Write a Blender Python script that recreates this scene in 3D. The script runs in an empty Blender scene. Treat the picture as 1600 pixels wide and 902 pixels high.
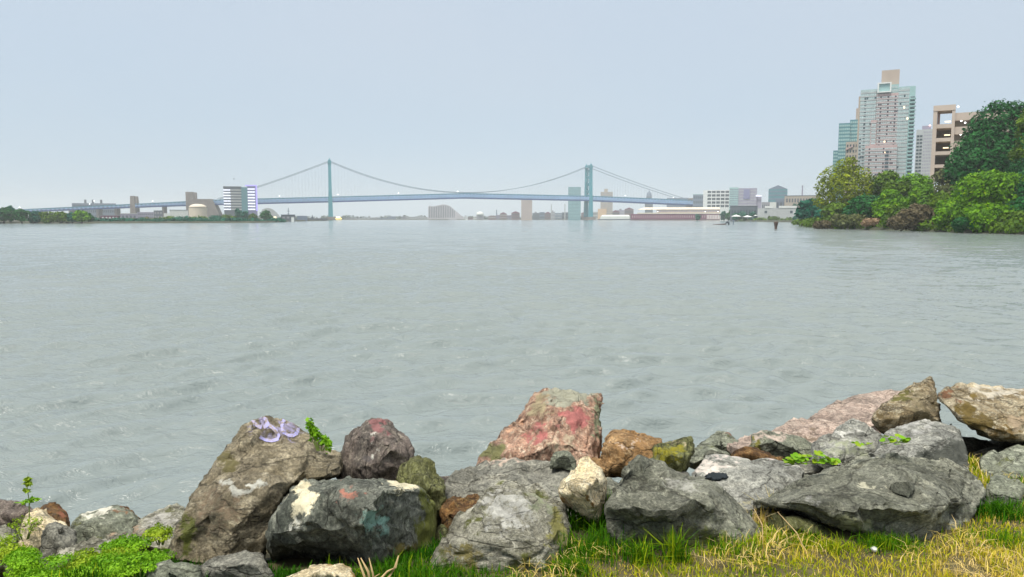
import bpy, bmesh, math, random
import numpy as np
from mathutils import Vector, Matrix, noise, geometry
from mathutils.bvhtree import BVHTree

# ------------------------------------------------------------------ camera, sky, sun, exposure
SC = bpy.context.scene
COL = SC.collection
FPX, HC, PITCH = 1155.0, 3.2, math.atan(109.5 / 1155.0)      # focal length in photo pixels, eye height, tilt down
cam_d = bpy.data.cameras.new('camera'); cam_d.sensor_width = 36; cam_d.lens = FPX / 1600 * 36
cam_d.clip_start = 0.05; cam_d.clip_end = 20000
cam = bpy.data.objects.new('camera', cam_d); COL.objects.link(cam)
cam.location = (0, 0, HC); cam.rotation_euler = (math.pi / 2 - PITCH, 0, 0)
SC.camera = cam

SUN_EL, SUN_AZ = math.radians(67), math.radians(215)
wd = bpy.data.worlds.new('World'); SC.world = wd; wd.use_nodes = True
nt = wd.node_tree; nt.nodes.clear()
def wn(t, **k):
    n = nt.nodes.new(t)
    for a, b in k.items(): setattr(n, a, b)
    return n
sky = wn('ShaderNodeTexSky', sky_type='NISHITA', sun_disc=False)
sky.sun_elevation = SUN_EL; sky.sun_rotation = SUN_AZ
bg1 = wn('ShaderNodeBackground'); bg1.inputs[1].default_value = 0.07
bg2 = wn('ShaderNodeBackground'); bg2.inputs[1].default_value = 1.0
tc = wn('ShaderNodeTexCoord'); sp = wn('ShaderNodeSeparateXYZ')
ramp = wn('ShaderNodeValToRGB'); cr = ramp.color_ramp
cr.elements[0].position = 0.0; cr.elements[0].color = (0.405, 0.485, 0.548, 1)
cr.elements[1].position = 1.0; cr.elements[1].color = (1.25, 1.20, 1.12, 1)
e = cr.elements.new(0.12); e.color = (0.395, 0.478, 0.555, 1)
e = cr.elements.new(0.30); e.color = (0.43, 0.50, 0.578, 1)
nz = wn('ShaderNodeTexNoise'); nz.inputs['Scale'].default_value = 1.6; nz.inputs['Detail'].default_value = 4; nz.inputs['Roughness'].default_value = 0.45
mpw = wn('ShaderNodeMapping'); mpw.inputs['Scale'].default_value = (1, 1, 2.6)
tint = wn('ShaderNodeMixRGB', blend_type='MIX'); tint.inputs[1].default_value = (0.90, 0.97, 1.03, 1); tint.inputs[2].default_value = (1.10, 1.04, 1.01, 1)
mulw = wn('ShaderNodeMixRGB', blend_type='MULTIPLY'); mulw.inputs[0].default_value = 1
mxs = wn('ShaderNodeMixShader'); mxs.inputs[0].default_value = 0.88
out = wn('ShaderNodeOutputWorld'); L = nt.links.new
L(tc.outputs['Generated'], sp.inputs[0]); L(sp.outputs['Z'], ramp.inputs[0])
L(tc.outputs['Generated'], mpw.inputs[0]); L(mpw.outputs[0], nz.inputs['Vector']); L(nz.outputs['Fac'], tint.inputs[0])
L(ramp.outputs[0], mulw.inputs[1]); L(tint.outputs[0], mulw.inputs[2]); L(mulw.outputs[0], bg2.inputs[0])
L(sky.outputs[0], bg1.inputs[0]); L(bg1.outputs[0], mxs.inputs[1]); L(bg2.outputs[0], mxs.inputs[2]); L(mxs.outputs[0], out.inputs[0])

sl = bpy.data.lights.new('sun', 'SUN'); sl.energy = 2.9; sl.angle = math.radians(14); sl.color = (1.0, 0.95, 0.86)
sun = bpy.data.objects.new('sun', sl); COL.objects.link(sun)
sd = Vector((math.sin(SUN_AZ) * math.cos(SUN_EL), math.cos(SUN_AZ) * math.cos(SUN_EL), math.sin(SUN_EL)))   # towards the sun
sun.rotation_euler = sd.to_track_quat('Z', 'Y').to_euler()
sun.location = (0, -20, 30)

SC.view_settings.view_transform = 'Standard'; SC.view_settings.look = 'None'
SC.view_settings.exposure = 0.50; SC.view_settings.gamma = 1.0
SC.render.engine = 'CYCLES'
SC.cycles.use_denoising = True
SC.cycles.volume_bounces = 2; SC.cycles.max_bounces = 8; SC.cycles.transparent_max_bounces = 8
SC.cycles.volume_step_rate = 4; SC.cycles.volume_max_steps = 32

# ------------------------------------------------------------------ helpers
CA, SA = math.cos(PITCH), math.sin(PITCH)
def ray(px, py):
    x = (px - 800) / FPX; v = (451 - py) / FPX
    return Vector((x, v * SA + CA, v * CA - SA))
def P(px, py, Y):
    d = ray(px, py); return Vector((0, 0, HC)) + d * (Y / d.y)
def Yg(py, z=0.0):
    d = ray(800, py); return (z - HC) / d.z * d.y

def mat(name, col, rough=0.8, var=0.12, scale=2.0, metallic=0.0, emit=None, spec=0.3):
    m = bpy.data.materials.new(name); m.use_nodes = True
    n = m.node_tree; b = n.nodes['Principled BSDF']
    b.inputs['Roughness'].default_value = rough; b.inputs['Metallic'].default_value = metallic
    b.inputs['Specular IOR Level'].default_value = spec
    t = n.nodes.new('ShaderNodeTexCoord'); z = n.nodes.new('ShaderNodeTexNoise'); z.inputs['Scale'].default_value = scale
    z.inputs['Detail'].default_value = 6; z.inputs['Roughness'].default_value = 0.65
    r = n.nodes.new('ShaderNodeValToRGB')
    r.color_ramp.elements[0].position = 0.3; r.color_ramp.elements[1].position = 0.7
    r.color_ramp.elements[0].color = tuple(max(0, c * (1 - var)) for c in col) + (1,)
    r.color_ramp.elements[1].color = tuple(min(1, c * (1 + var)) for c in col) + (1,)
    n.links.new(t.outputs['Object'], z.inputs['Vector']); n.links.new(z.outputs['Fac'], r.inputs[0]); n.links.new(r.outputs[0], b.inputs['Base Color'])
    if emit:
        b.inputs['Emission Color'].default_value = tuple(emit[:3]) + (1,); b.inputs['Emission Strength'].default_value = emit[3]
    return m

class MB:
    def __init__(s): s.v = []; s.f = []; s.m = []
    def add(s, vs, fs, mi=0):
        o = len(s.v); s.v += [tuple(v) for v in vs]; s.f += [tuple(o + i for i in f) for f in fs]; s.m += [mi] * len(fs); return s
    def hexa(s, p, mi=0):      # 8 points: bottom ring 0-3, top ring 4-7
        return s.add(p, [(0, 3, 2, 1), (4, 5, 6, 7), (0, 1, 5, 4), (1, 2, 6, 5), (2, 3, 7, 6), (3, 0, 4, 7)], mi)
    def box(s, x0, x1, y0, y1, z0, z1, mi=0):
        return s.hexa([(x0, y0, z0), (x1, y0, z0), (x1, y1, z0), (x0, y1, z0), (x0, y0, z1), (x1, y0, z1), (x1, y1, z1), (x0, y1, z1)], mi)
    def tube(s, pts, r, n=6, mi=0):
        pts = [Vector(p) for p in pts]; rs = r if isinstance(r, (list, tuple)) else [r] * len(pts)
        vs = []; fs = []
        for i, p in enumerate(pts):
            a = pts[max(i - 1, 0)]; b = pts[min(i + 1, len(pts) - 1)]; d = (b - a)
            d = d.normalized() if d.length > 1e-9 else Vector((0, 0, 1))
            h = Vector((0, 0, 1)) if abs(d.z) < 0.9 else Vector((1, 0, 0))
            e1 = d.cross(h).normalized(); e2 = d.cross(e1)
            for k in range(n):
                a_ = 2 * math.pi * k / n; vs.append(p + (e1 * math.cos(a_) + e2 * math.sin(a_)) * rs[i])
        for i in range(len(pts) - 1):
            for k in range(n):
                k2 = (k + 1) % n; fs.append((i * n + k, i * n + k2, (i + 1) * n + k2, (i + 1) * n + k))
        fs.append(tuple(range(n))[::-1]); fs.append(tuple((len(pts) - 1) * n + k for k in range(n)))
        return s.add(vs, fs, mi)
    def lathe(s, prof, c=(0, 0, 0), n=20, mi=0):
        vs = []; fs = []
        for r, z in prof:
            for k in range(n):
                a = 2 * math.pi * k / n; vs.append((c[0] + r * math.cos(a), c[1] + r * math.sin(a), c[2] + z))
        for i in range(len(prof) - 1):
            for k in range(n):
                k2 = (k + 1) % n; fs.append((i * n + k, i * n + k2, (i + 1) * n + k2, (i + 1) * n + k))
        fs.append(tuple(range(n))[::-1]); fs.append(tuple((len(prof) - 1) * n + k for k in range(n)))
        return s.add(vs, fs, mi)
    def build(s, name, mats, parent=None, kind=None, smooth=False):
        me = bpy.data.meshes.new(name); me.from_pydata(s.v, [], s.f)
        mats = mats if isinstance(mats, (list, tuple)) else [mats]
        for m in mats: me.materials.append(m)
        if len(mats) > 1: me.polygons.foreach_set('material_index', s.m)
        if smooth: me.polygons.foreach_set('use_smooth', [True] * len(s.f))
        me.update()
        o = bpy.data.objects.new(name, me); COL.objects.link(o)
        if parent: o.parent = parent
        if kind: o['kind'] = kind
        return o

def tag(o, label=None, cat=None, group=None, kind=None):
    if label: o['label'] = label
    if cat: o['category'] = cat
    if group: o['group'] = group
    if kind: o['kind'] = kind
    return o
def empty(name, loc=(0, 0, 0), rz=0.0, label=None, cat=None, group=None):
    o = bpy.data.objects.new(name, None); COL.objects.link(o); o.location = loc; o.rotation_euler = (0, 0, rz)
    o.empty_display_size = 0.5
    return tag(o, label, cat, group)
def np_mesh(name, V, F, mats, parent=None, kind=None, smooth=False, colattr=None):
    """V (n,3) array, F (m,k) array with constant k"""
    me = bpy.data.meshes.new(name); n = len(V); m, k = F.shape
    me.vertices.add(n); me.vertices.foreach_set('co', np.asarray(V, np.float32).ravel())
    me.loops.add(m * k); me.loops.foreach_set('vertex_index', F.astype(np.int32).ravel())
    me.polygons.add(m); me.polygons.foreach_set('loop_start', np.arange(0, m * k, k, dtype=np.int32))
    me.polygons.foreach_set('loop_total', np.full(m, k, np.int32))
    if smooth: me.polygons.foreach_set('use_smooth', np.ones(m, bool))
    for q in (mats if isinstance(mats, (list, tuple)) else [mats]): me.materials.append(q)
    me.update(calc_edges=True); me.validate()
    if colattr is not None:
        a = me.attributes.new('tone', 'FLOAT', 'POINT'); a.data.foreach_set('value', np.asarray(colattr, np.float32))
    o = bpy.data.objects.new(name, me); COL.objects.link(o)
    if parent: o.parent = parent
    if kind: o['kind'] = kind
    return o

# ------------------------------------------------------------------ air
hz = MB().box(-5200, 5200, -60, 6300, -2.6, 150).build('haze', [])
hm = bpy.data.materials.new('pale_air'); hm.use_nodes = True; hn = hm.node_tree; hn.nodes.clear()
ho = hn.nodes.new('ShaderNodeOutputMaterial'); hv = hn.nodes.new('ShaderNodeVolumePrincipled')
hv.inputs['Color'].default_value = (0.93, 0.97, 1.0, 1); hv.inputs['Density'].default_value = 0.00018; hv.inputs['Anisotropy'].default_value = 0.2
hn.links.new(hv.outputs[0], ho.inputs['Volume']); hz.data.materials.append(hm)
tag(hz, 'pale damp air greying the far shore and bridge', None, None, 'stuff')

# ------------------------------------------------------------------ river
def make_water():
    rs = np.random.RandomState(4)
    Yr = [4.0]
    while Yr[-1] < 6000:
        y = Yr[-1]; Yr.append(y + max(0.020, min(0.0055 * y, y * y / (HC * 1155) * 1.0)) if y < 500 else y * 1.06)
    Yr = np.array(Yr); T = np.concatenate([np.linspace(-3, -0.95, 60)[:-1], np.linspace(-0.95, 0.95, 760), np.linspace(0.95, 3, 60)[1:]])
    X = Yr[:, None] * T[None, :]; Y = np.repeat(Yr[:, None], len(T), 1)
    dx = Yr[:, None] * 0.0025; dy = np.gradient(Yr)[:, None]
    cell = np.maximum(dx, dy); YW = np.hypot(X - 1.5, Y + 2.5)       # crests bend round the point of the bank
    Z = np.zeros_like(X); S = np.zeros_like(X); nw = 120
    lam = np.exp(rs.uniform(math.log(0.17), math.log(5.5), nw))
    main = math.radians(-84)                                  # waves run towards the bank
    for i in range(nw):
        a = main + rs.normal(0, 0.40 if lam[i] < 1.3 else 0.22); k = 2 * math.pi / lam[i]
        fade = np.clip((lam[i] / cell - 2.2) / 2.5, 0, 1)
        if fade.max() <= 0: continue
        ph = k * (math.cos(a) * X + math.sin(a) * YW) + rs.uniform(0, 6.28)
        env = 0.6 + 0.4 * np.sin(X * 0.13 / max(lam[i], .4) + Y * 0.09 + i * 1.7) * np.cos(Y * 0.21 - X * 0.05 + i)
        w = fade * env * np.sin(ph)
        if .35 < lam[i] < 1.5: S += 0.125 * (lam[i] / .8) ** .8 * w
        else: Z += (0.0068 if lam[i] < 1 else .0042) * lam[i] ** 0.9 * w
    gust = 1.0 + 0.35 * np.sin(X * .11 + 1.3 * np.sin(Y * .07)) * np.sin(Y * .09 + .8 * np.sin(X * .06))
    tS = np.tanh(1.25 * S); Z += 0.088 * gust * (tS + .35 * tS * tS)                # narrow crests, broad troughs
    nr, ncl = X.shape
    V = np.stack([X, Y, Z], -1).reshape(-1, 3)
    I = (np.arange(nr - 1)[:, None] * ncl + np.arange(ncl - 1)[None, :]).ravel()
    F = np.stack([I, I + 1, I + ncl + 1, I + ncl], -1)
    m = bpy.data.materials.new('river_water'); m.use_nodes = True; n = m.node_tree; b = n.nodes['Principled BSDF']
    b.inputs['Base Color'].default_value = (0.185, 0.225, 0.185, 1); b.inputs['Roughness'].default_value = 0.10; b.inputs['IOR'].default_value = 1.333
    g = n.nodes.new('ShaderNodeNewGeometry')
    mp = n.nodes.new('ShaderNodeMapping'); mp.inputs['Scale'].default_value = (0.5, 1.1, 1.0); mp.inputs['Rotation'].default_value = (0, 0, 0.12)
    z1 = n.nodes.new('ShaderNodeTexNoise'); z1.inputs['Scale'].default_value = 4.5; z1.inputs['Detail'].default_value = 5; z1.inputs['Roughness'].default_value = 0.62; z1.inputs['Distortion'].default_value = 0.4
    bp = n.nodes.new('ShaderNodeBump'); bp.inputs['Strength'].default_value = 0.8; bp.inputs['Distance'].default_value = 0.10
    z2 = n.nodes.new('ShaderNodeTexNoise'); z2.inputs['Scale'].default_value = 0.03; z2.inputs['Detail'].default_value = 4
    rp = n.nodes.new('ShaderNodeValToRGB'); rp.color_ramp.elements[0].position = .35; rp.color_ramp.elements[1].position = .65
    rp.color_ramp.elements[0].color = (0.176, 0.212, 0.210, 1); rp.color_ramp.elements[1].color = (0.198, 0.230, 0.224, 1)
    n.links.new(g.outputs['Position'], mp.inputs[0]); n.links.new(mp.outputs[0], z1.inputs['Vector']); n.links.new(z1.outputs['Fac'], bp.inputs['Height'])
    n.links.new(bp.outputs[0], b.inputs['Normal']); n.links.new(g.outputs['Position'], z2.inputs['Vector']); n.links.new(z2.outputs['Fac'], rp.inputs[0]); n.links.new(rp.outputs[0], b.inputs['Base Color'])
    o = np_mesh('river', V, F, m, kind='structure', smooth=True)
    o['label'] = 'wide grey-green river with small wind ripples'
make_water()

# ------------------------------------------------------------------ land of the far shores
M = {}
M['shore'] = mat('shore_earth', (0.10, 0.11, 0.06), var=.4, scale=.05)
M['verge'] = mat('shore_verge', (0.045, 0.05, 0.028), var=.4, scale=.1)
def far_land():
    pts = [(-1400, 350), (-600, 349.8), (0, 349.4), (150, 349.2), (270, 348.8), (400, 348.4), (436, 347.6), (452, 346.4), (480, 345.8), (510, 345.0), (528, 343.7),
           (700, 343.6), (1000, 343.6), (1138, 343.8), (1152, 346.0), (1200, 346.8), (1243, 347.5), (1250, 351.5), (1262, 353.8), (1285, 356.6),
           (1350, 359.2), (1450, 362), (1525, 365), (1600, 367), (1700, 370), (1900, 376), (2300, 390)]
    sub = []
    for (a, b) in zip(pts, pts[1:]):
        k = max(1, int(abs(b[0] - a[0]) / 12))
        for i in range(k):
            t = i / k; sub.append((a[0] + (b[0] - a[0]) * t, a[1] + (b[1] - a[1]) * t + random.Random(i * 7 + int(a[0])).uniform(-.12, .12)))
    vs = []; fs = []
    for px, py in sub:
        d = ray(px, py); s = -HC / d.z; f = Vector((d.x * s, d.y * s, 0)); u = Vector((f.x, f.y, 0)).normalized()
        n_ = noise.noise(f * 0.03) * 1.2
        for dist, z in ((-3, -1.2), (0.4, 0.25), (3 + n_, 0.9), (14, 1.3)):
            q = f + u * dist; vs.append((q.x, q.y, z))
        q = f * (6000 / f.y) if px < 1700 else f * (2500 / f.y); vs.append((q.x, q.y, 1.3))
    for i in range(len(sub) - 1):
        for k in range(4): fs.append((i * 5 + k, (i + 1) * 5 + k, (i + 1) * 5 + k + 1, i * 5 + k + 1))
    o = MB().add(vs, fs).build('far_bank', M['verge'], kind='structure', smooth=True)
    o['label'] = 'low green far bank across the river'
far_land()

# ------------------------------------------------------------------ bridge
M['bridge_blue'] = mat('bridge_blue_paint', (0.05, 0.20, 0.30), .5, .12, .05)
M['bridge_pale'] = mat('bridge_pale_blue_paint', (0.36, 0.54, 0.76), .5, .1, .05)
M['bridge_dark'] = mat('bridge_dark_chord', (0.02, 0.07, 0.24), .5, .1, .05)
M['tower_teal'] = mat('tower_teal_paint', (0.04, 0.25, 0.30), .5, .12, .05)
M['cable'] = mat('cable_grey', (0.16, 0.22, 0.27), .6)
M['masonry'] = mat('granite_masonry', (0.20, 0.17, 0.15), .9, .25, .12)
M['lamp_glow'] = mat('lamp_glow', (.9, .9, .9), emit=(1, 1, .96, 3))
M['asphalt'] = mat('asphalt', (0.06, 0.06, 0.06), .9)
BO = Vector((-355.2, 1455, 0)); BU = Vector((.9712, .2382, 0)); BV = Vector((-.2382, .9712, 0))
def deck_z(t):      # top and bottom of the stiffening truss
    ks = [(-560, 17.5, 12.5), (-534, 19, 14), (-323, 31, 24), (-200, 38.5, 28.5), (0, 45, 34.5), (266, 54.0, 43.6), (533, 50.5, 40), (770, 43, 31.5), (860, 38, 28)]
    for a, b in zip(ks, ks[1:]):
        if t <= b[0]:
            u = (t - a[0]) / (b[0] - a[0]); return a[1] + (b[1] - a[1]) * u, a[2] + (b[2] - a[2]) * u
    return ks[-1][1], ks[-1][2]
def make_bridge():
    r = empty('suspension_bridge', BO, math.atan2(BU.y, BU.x), 'long blue suspension bridge crossing the river with two steel towers', 'bridge')
    # local frame: x along the bridge, y across, z up
    HW = 15.0
    ts = [(-560 + i * 7.1) for i in range(201)]
    slab = MB(); top = {-1: MB(), 1: MB()}; bot = {-1: MB(), 1: MB()}; web = MB()
    for a, b in zip(ts, ts[1:]):
        za, ba = deck_z(a); zb, bb = deck_z(b)
        pav = -2.6
        slab.hexa([(a, -HW + 1.2, za + pav - 1.2), (b, -HW + 1.2, zb + pav - 1.2), (b, HW - 1.2, zb + pav - 1.2), (a, HW - 1.2, za + pav - 1.2),
                   (a, -HW + 1.2, za + pav), (b, -HW + 1.2, zb + pav), (b, HW - 1.2, zb + pav), (a, HW - 1.2, za + pav)])
        for s in (-1, 1):
            y0, y1 = s * HW - .7, s * HW + .7
            for mb, o1, o2, e in ((top[s], -1.3, 0.2, 0), (bot[s], 0, 1.9, 1)):
                A = (ba if e else za); B = (bb if e else zb)
                mb.hexa([(a, y0, A + o1), (b, y0, B + o1), (b, y1, B + o1), (a, y1, A + o1), (a, y0, A + o2), (b, y0, B + o2), (b, y1, B + o2), (a, y1, A + o2)])
            y0, y1 = s * HW - .4, s * HW + .4
            web.hexa([(a, y0, ba + 1.9), (a + 1.6, y0, ba + 1.9), (a + 1.6, y1, ba + 1.9), (a, y1, ba + 1.9), (a, y0, za - 1.3), (a + 1.6, y0, za - 1.3), (a + 1.6, y1, za - 1.3), (a, y1, za - 1.3)])
            for (p, q) in (((a + .8, ba + 1.9), (b + .8, zb - 1.3)), ((b + .8, bb + 1.9), (a + .8, za - 1.3))):
                web.hexa([(p[0] - .5, y0, p[1]), (p[0] + .5, y0, p[1]), (p[0] + .5, y1, p[1]), (p[0] - .5, y1, p[1]),
                          (q[0] - .5, y0, q[1]), (q[0] + .5, y0, q[1]), (q[0] + .5, y1, q[1]), (q[0] - .5, y1, q[1])])
        # solid inner fascia of the outer rail track
        for s in (-1, 1):
            y0, y1 = s * (HW - 1.1) - .1, s * (HW - 1.1) + .1
            web.hexa([(a, y0, ba + 2.6), (b, y0, bb + 2.6), (b, y1, bb + 2.6), (a, y1, ba + 2.6), (a, y0, za - 2.4), (b, y0, zb - 2.4), (b, y1, zb - 2.4), (a, y1, za - 2.4)])
    dk = slab.build('deck', M['asphalt'], r)
    for s in (-1, 1): top[s].build('top_chord', M['bridge_blue'], dk); bot[s].build('bottom_chord', M['bridge_dark'], dk)
    web.build('truss_web', M['bridge_pale'], dk, kind='stuff')
    # towers
    for tt in (0, 533):
        H = 114.5; zt = deck_z(tt)[0]
        tw = MB().box(tt - 3.4, tt + 3.4, -17, 17, H - 5.5, H - 1.5)
        tw = tw.box(tt - 2.6, tt + 2.6, -15.4, 15.4, H - 1.5, H + 0.3).build('bridge_tower', M['tower_teal'], r)
        for s in (-1, 1):
            lg = MB(); secs = [(6, 4.6, 2.7), (35, 3.9, 2.5), (60, 3.2, 2.3), (90, 2.9, 2.1), (H - 5.5, 2.8, 2.0)]
            for (z0, a0, b0), (z1, a1, b1) in zip(secs, secs[1:]):
                c0 = s * (14.8 - z0 * .008); c1 = s * (14.8 - z1 * .008)
                lg.hexa([(tt - a0, c0 - b0, z0), (tt + a0, c0 - b0, z0), (tt + a0, c0 + b0, z0), (tt - a0, c0 + b0, z0), (tt - a1, c1 - b1, z1), (tt + a1, c1 - b1, z1), (tt + a1, c1 + b1, z1), (tt - a1, c1 + b1, z1)])
            lg.build('leg', M['tower_teal'], tw)
            MB().lathe([(2.2, H + .3), (2.2, H + 1.4), (1.1, H + 2.2), (.35, H + 5.0)], (tt, s * 14, 0), 8).build('finial', M['tower_teal'], tw)
        zs = [zt - 13, zt + 2, zt + 17, zt + 32, zt + 46, H - 5.5]
        for z0, z1 in zip(zs, zs[1:]):
            m = MB()
            for s in (-1, 1):
                m.hexa([(tt - 1.5, -12.6 * s, z0), (tt + 1.5, -12.6 * s, z0), (tt + 1.5, -12.6 * s + 0.02, z0 + 3), (tt - 1.5, -12.6 * s + .02, z0 + 3),
                        (tt - 1.5, 12.6 * s, z1 - 3), (tt + 1.5, 12.6 * s, z1 - 3), (tt + 1.5, 12.6 * s + .02, z1), (tt - 1.5, 12.6 * s + .02, z1)])
            m.box(tt - 1.8, tt + 1.8, -12.4, 12.4, z0 - 1.1, z0 + 1.1)
            m.build('cross_brace', M['tower_teal'], tw)
        MB().box(tt - 8, tt + 8, -24, 24, -2, 4.6).box(tt - 6.6, tt + 6.6, -21, 21, 4.6, 6.4).build('pier', M['masonry'], tw)
    # cables, draped in parabolas
    def cz(t):
        if t < 0: u = t / -205; return 114 + (40 - 114) * u - 12 * u * (1 - u) * .9
        if t > 533: u = (t - 533) / 225; return 114 + (44 - 114) * u - 12 * u * (1 - u) * .9
        u = (t - 266.5) / 266.5; return 55.6 + (114 - 55.6) * u * u
    for s in (-1, 1):
        MB().tube([(t, s * 14.4, cz(t)) for t in [-205 + i * 10 for i in range(97)]], .62, 6).build('main_cable', M['cable'], r)
        hg = MB(); t = -195
        while t < 750:
            z0 = deck_z(t)[0]; z1 = cz(t)
            if z1 - z0 > 1.0 and abs(t) > 4 and abs(t - 533) > 4: hg.box(t - .05, t + .05, s * 14.4 - .05, s * 14.4 + .05, z0, z1)
            t += 6.2
        hg.build('suspender_cables', M['cable'], r, kind='stuff')
    # anchorages and approach piers in granite
    an = MB().box(-252, -214, -24, 24, -1, 39).box(-259, -246, -22, -9, 39.05, 52).box(-259, -252.05, -22, -9, -1, 39).box(-259, -246, 9, 22, 39.05, 52)
    an.hexa([(-214, -24, -1), (-197, -24, -1), (-197, 24, -1), (-214, 24, -1), (-214, -24, 38), (-213, -24, 38), (-213, 24, 38), (-214, 24, 38)])
    an.build('anchorage', M['masonry'], r)
    MB().box(771, 800, -24, 24, -1, 45).box(776, 790, -22, 22, 45, 48).build('anchorage', M['masonry'], r)
    pt = MB()
    for s in (-1, 1):
        pt.hexa([(-356, s * 12 - 4, 0), (-345, s * 12 - 4, 0), (-345, s * 12 + 4, 0), (-356, s * 12 + 4, 0), (-354, s * 12 - 4, 44), (-347.5, s * 12 - 4, 44), (-347.5, s * 12 + 4, 44), (-354, s * 12 + 4, 44)])
    pt.build('pylon', M['masonry'], r)
    for t in (-545, -500, -455, -410, -380, -300):
        zb = deck_z(t)[1]; MB().box(t - 2, t + 2, -12, 12, 0, zb).build('approach_pier', M['masonry'], r)
    for px in (40, 148, 245, 440, 530, 623, 714, 972, 1046):
        q = (px - 800) / FPX; t = (q * 1455 + 355.2) / (.9712 - q * .2382); z = deck_z(t)[0]
        MB().box(t - .12, t + .12, -14.2, -13.9, z - 2, z + 3.2).build('lamp_post', M['cable'], r)
        MB().lathe([(.2, 0), (.95, .35), (1.05, .8), (.3, 1.4)], (t, -14.05, z + 3.2), 8).build('road_lamp', M['lamp_glow'], r)
make_bridge()

# ------------------------------------------------------------------ buildings
def hx(r, g, b):   # measured sRGB -> linear
    return tuple(((c / 255) / 12.92 if c / 255 < .04045 else ((c / 255 + .055) / 1.055) ** 2.4) for c in (r, g, b))
for nm, c, rg in (('tan', (.42, .34, .28), .8), ('teal_glass', (.10, .24, .27), .25), ('dark_glass', (.05, .075, .09), .2), ('pale_glass', (.30, .46, .45), .3),
              ('pink_brick', (.46, .34, .33), .85), ('white_trim', (.66, .68, .66), .6), ('grey_wall', (.28, .28, .30), .8), ('lavender', (.30, .28, .36), .8),
              ('maroon', (.15, .035, .075), .8), ('cream', (.62, .55, .44), .7), ('roof_white', (.62, .64, .60), .6), ('slate', (.10, .12, .14), .8), ('beige', (.40, .35, .29), .8),
              ('brick', (.17, .11, .11), .85), ('concrete', (.52, .43, .36), .85), ('blue_grey', (.16, .20, .26), .8), ('soffit', (.10, .07, .06), .9), ('pale_wall', (.42, .44, .44), .8), ('orange_wall', (.60, .42, .26), .8), ('purple_lit', (.20, .20, .34), .6)):
    M[nm] = mat(nm, c, rg, .09, .12, spec=.5 if 'glass' in nm else .3)
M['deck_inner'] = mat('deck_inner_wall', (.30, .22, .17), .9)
M['lit'] = mat('lit_window', (.8, .7, .5), emit=(1, .80, .5, 1.3))
M['led_white'] = mat('led_band', (.8, .8, .9), emit=(.80, .85, 1.0, .45))
M['led_purple'] = mat('purple_led_band', (.4, .35, .8), emit=(.42, .36, .9, .4))

class Site:
    """a place on the ground with a frame whose x axis is seen square-on; pixels become metres through the ray/plane cut"""
    def __init__(s, px, Y, name, label, cat, group=None, rot=None, z=1.2):
        q = ray(px, 345); s.o = Vector((q.x / q.y * Y, Y, 0)); s.rz = -math.atan2(s.o.x, s.o.y) if rot is None else rot
        s.e = empty(name, (s.o.x, s.o.y, z), s.rz, label, cat, group); s.z0 = z
        s.ux = Vector((math.cos(s.rz), math.sin(s.rz), 0)); s.uy = Vector((-math.sin(s.rz), math.cos(s.rz), 0))
    def L(s, px, py, dy=0):
        d = ray(px, py); C = Vector((0, 0, HC)); k = ((s.o + s.uy * dy - C).dot(s.uy)) / d.dot(s.uy); w = C + d * k
        return (w - s.o).dot(s.ux), w.z - s.z0
    def vol(s, mb, x0, x1, yt, yb=None, dy0=0, dy1=12, mi=0):
        a, z1 = s.L(x0, yt, dy0); b, _ = s.L(x1, yt, dy0); z0 = -1.2 if yb is None else s.L(x0, yb, dy0)[1]
        mb.box(a, b, dy0, dy1, z0, z1, mi); return (a, b, z0, z1)
    def grid(s, mb, a, b, z0, z1, dy, nx, nz, fw=.6, fh=.55, proud=.12, mi=0, skip=0, rnd=None):
        w = (b - a) / nx; h = (z1 - z0) / nz
        for i in range(nx):
            for j in range(nz):
                if rnd and rnd.random() < skip: continue
                x = a + (i + .5) * w; z = z0 + (j + .5) * h
                mb.box(x - w * fw / 2, x + w * fw / 2, dy - proud, dy + .02, z - h * fh / 2, z + h * fh / 2, mi)
RB = random.Random(9)

def simple(px0, px1, yt, Y, name, label, wall, nx=0, nz=0, glass='dark_glass', depth=14, roof=None, group=None, rot=None, cat='building', yb=None, fw=.55, fh=.5, extra=None, z=1.2, win_zmin=None):
    s = Site((px0 + px1) / 2, Y, name, label, cat, group, rot, z)
    mb = MB(); a, b, z0, z1 = s.vol(mb, px0, px1, yt, yb, 0, depth); mb.build('wall', M[wall], s.e)
    if nx and nz:
        g = MB(); s.grid(g, a + (b - a) * .03, b - (b - a) * .03, max(win_zmin if win_zmin is not None else 1.0, z0), z1 - .8, 0, nx, nz, fw, fh, .15)
        g.build('window_rows', M[glass], s.e, kind='stuff')
    if roof:
        MB().box(a - .3, b + .3, -.3, depth + .3, z1, z1 + max(.4, (z1) * .02)).build('roof', M[roof], s.e)
    if extra: extra(s, a, b, z1)
    return s

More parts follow.
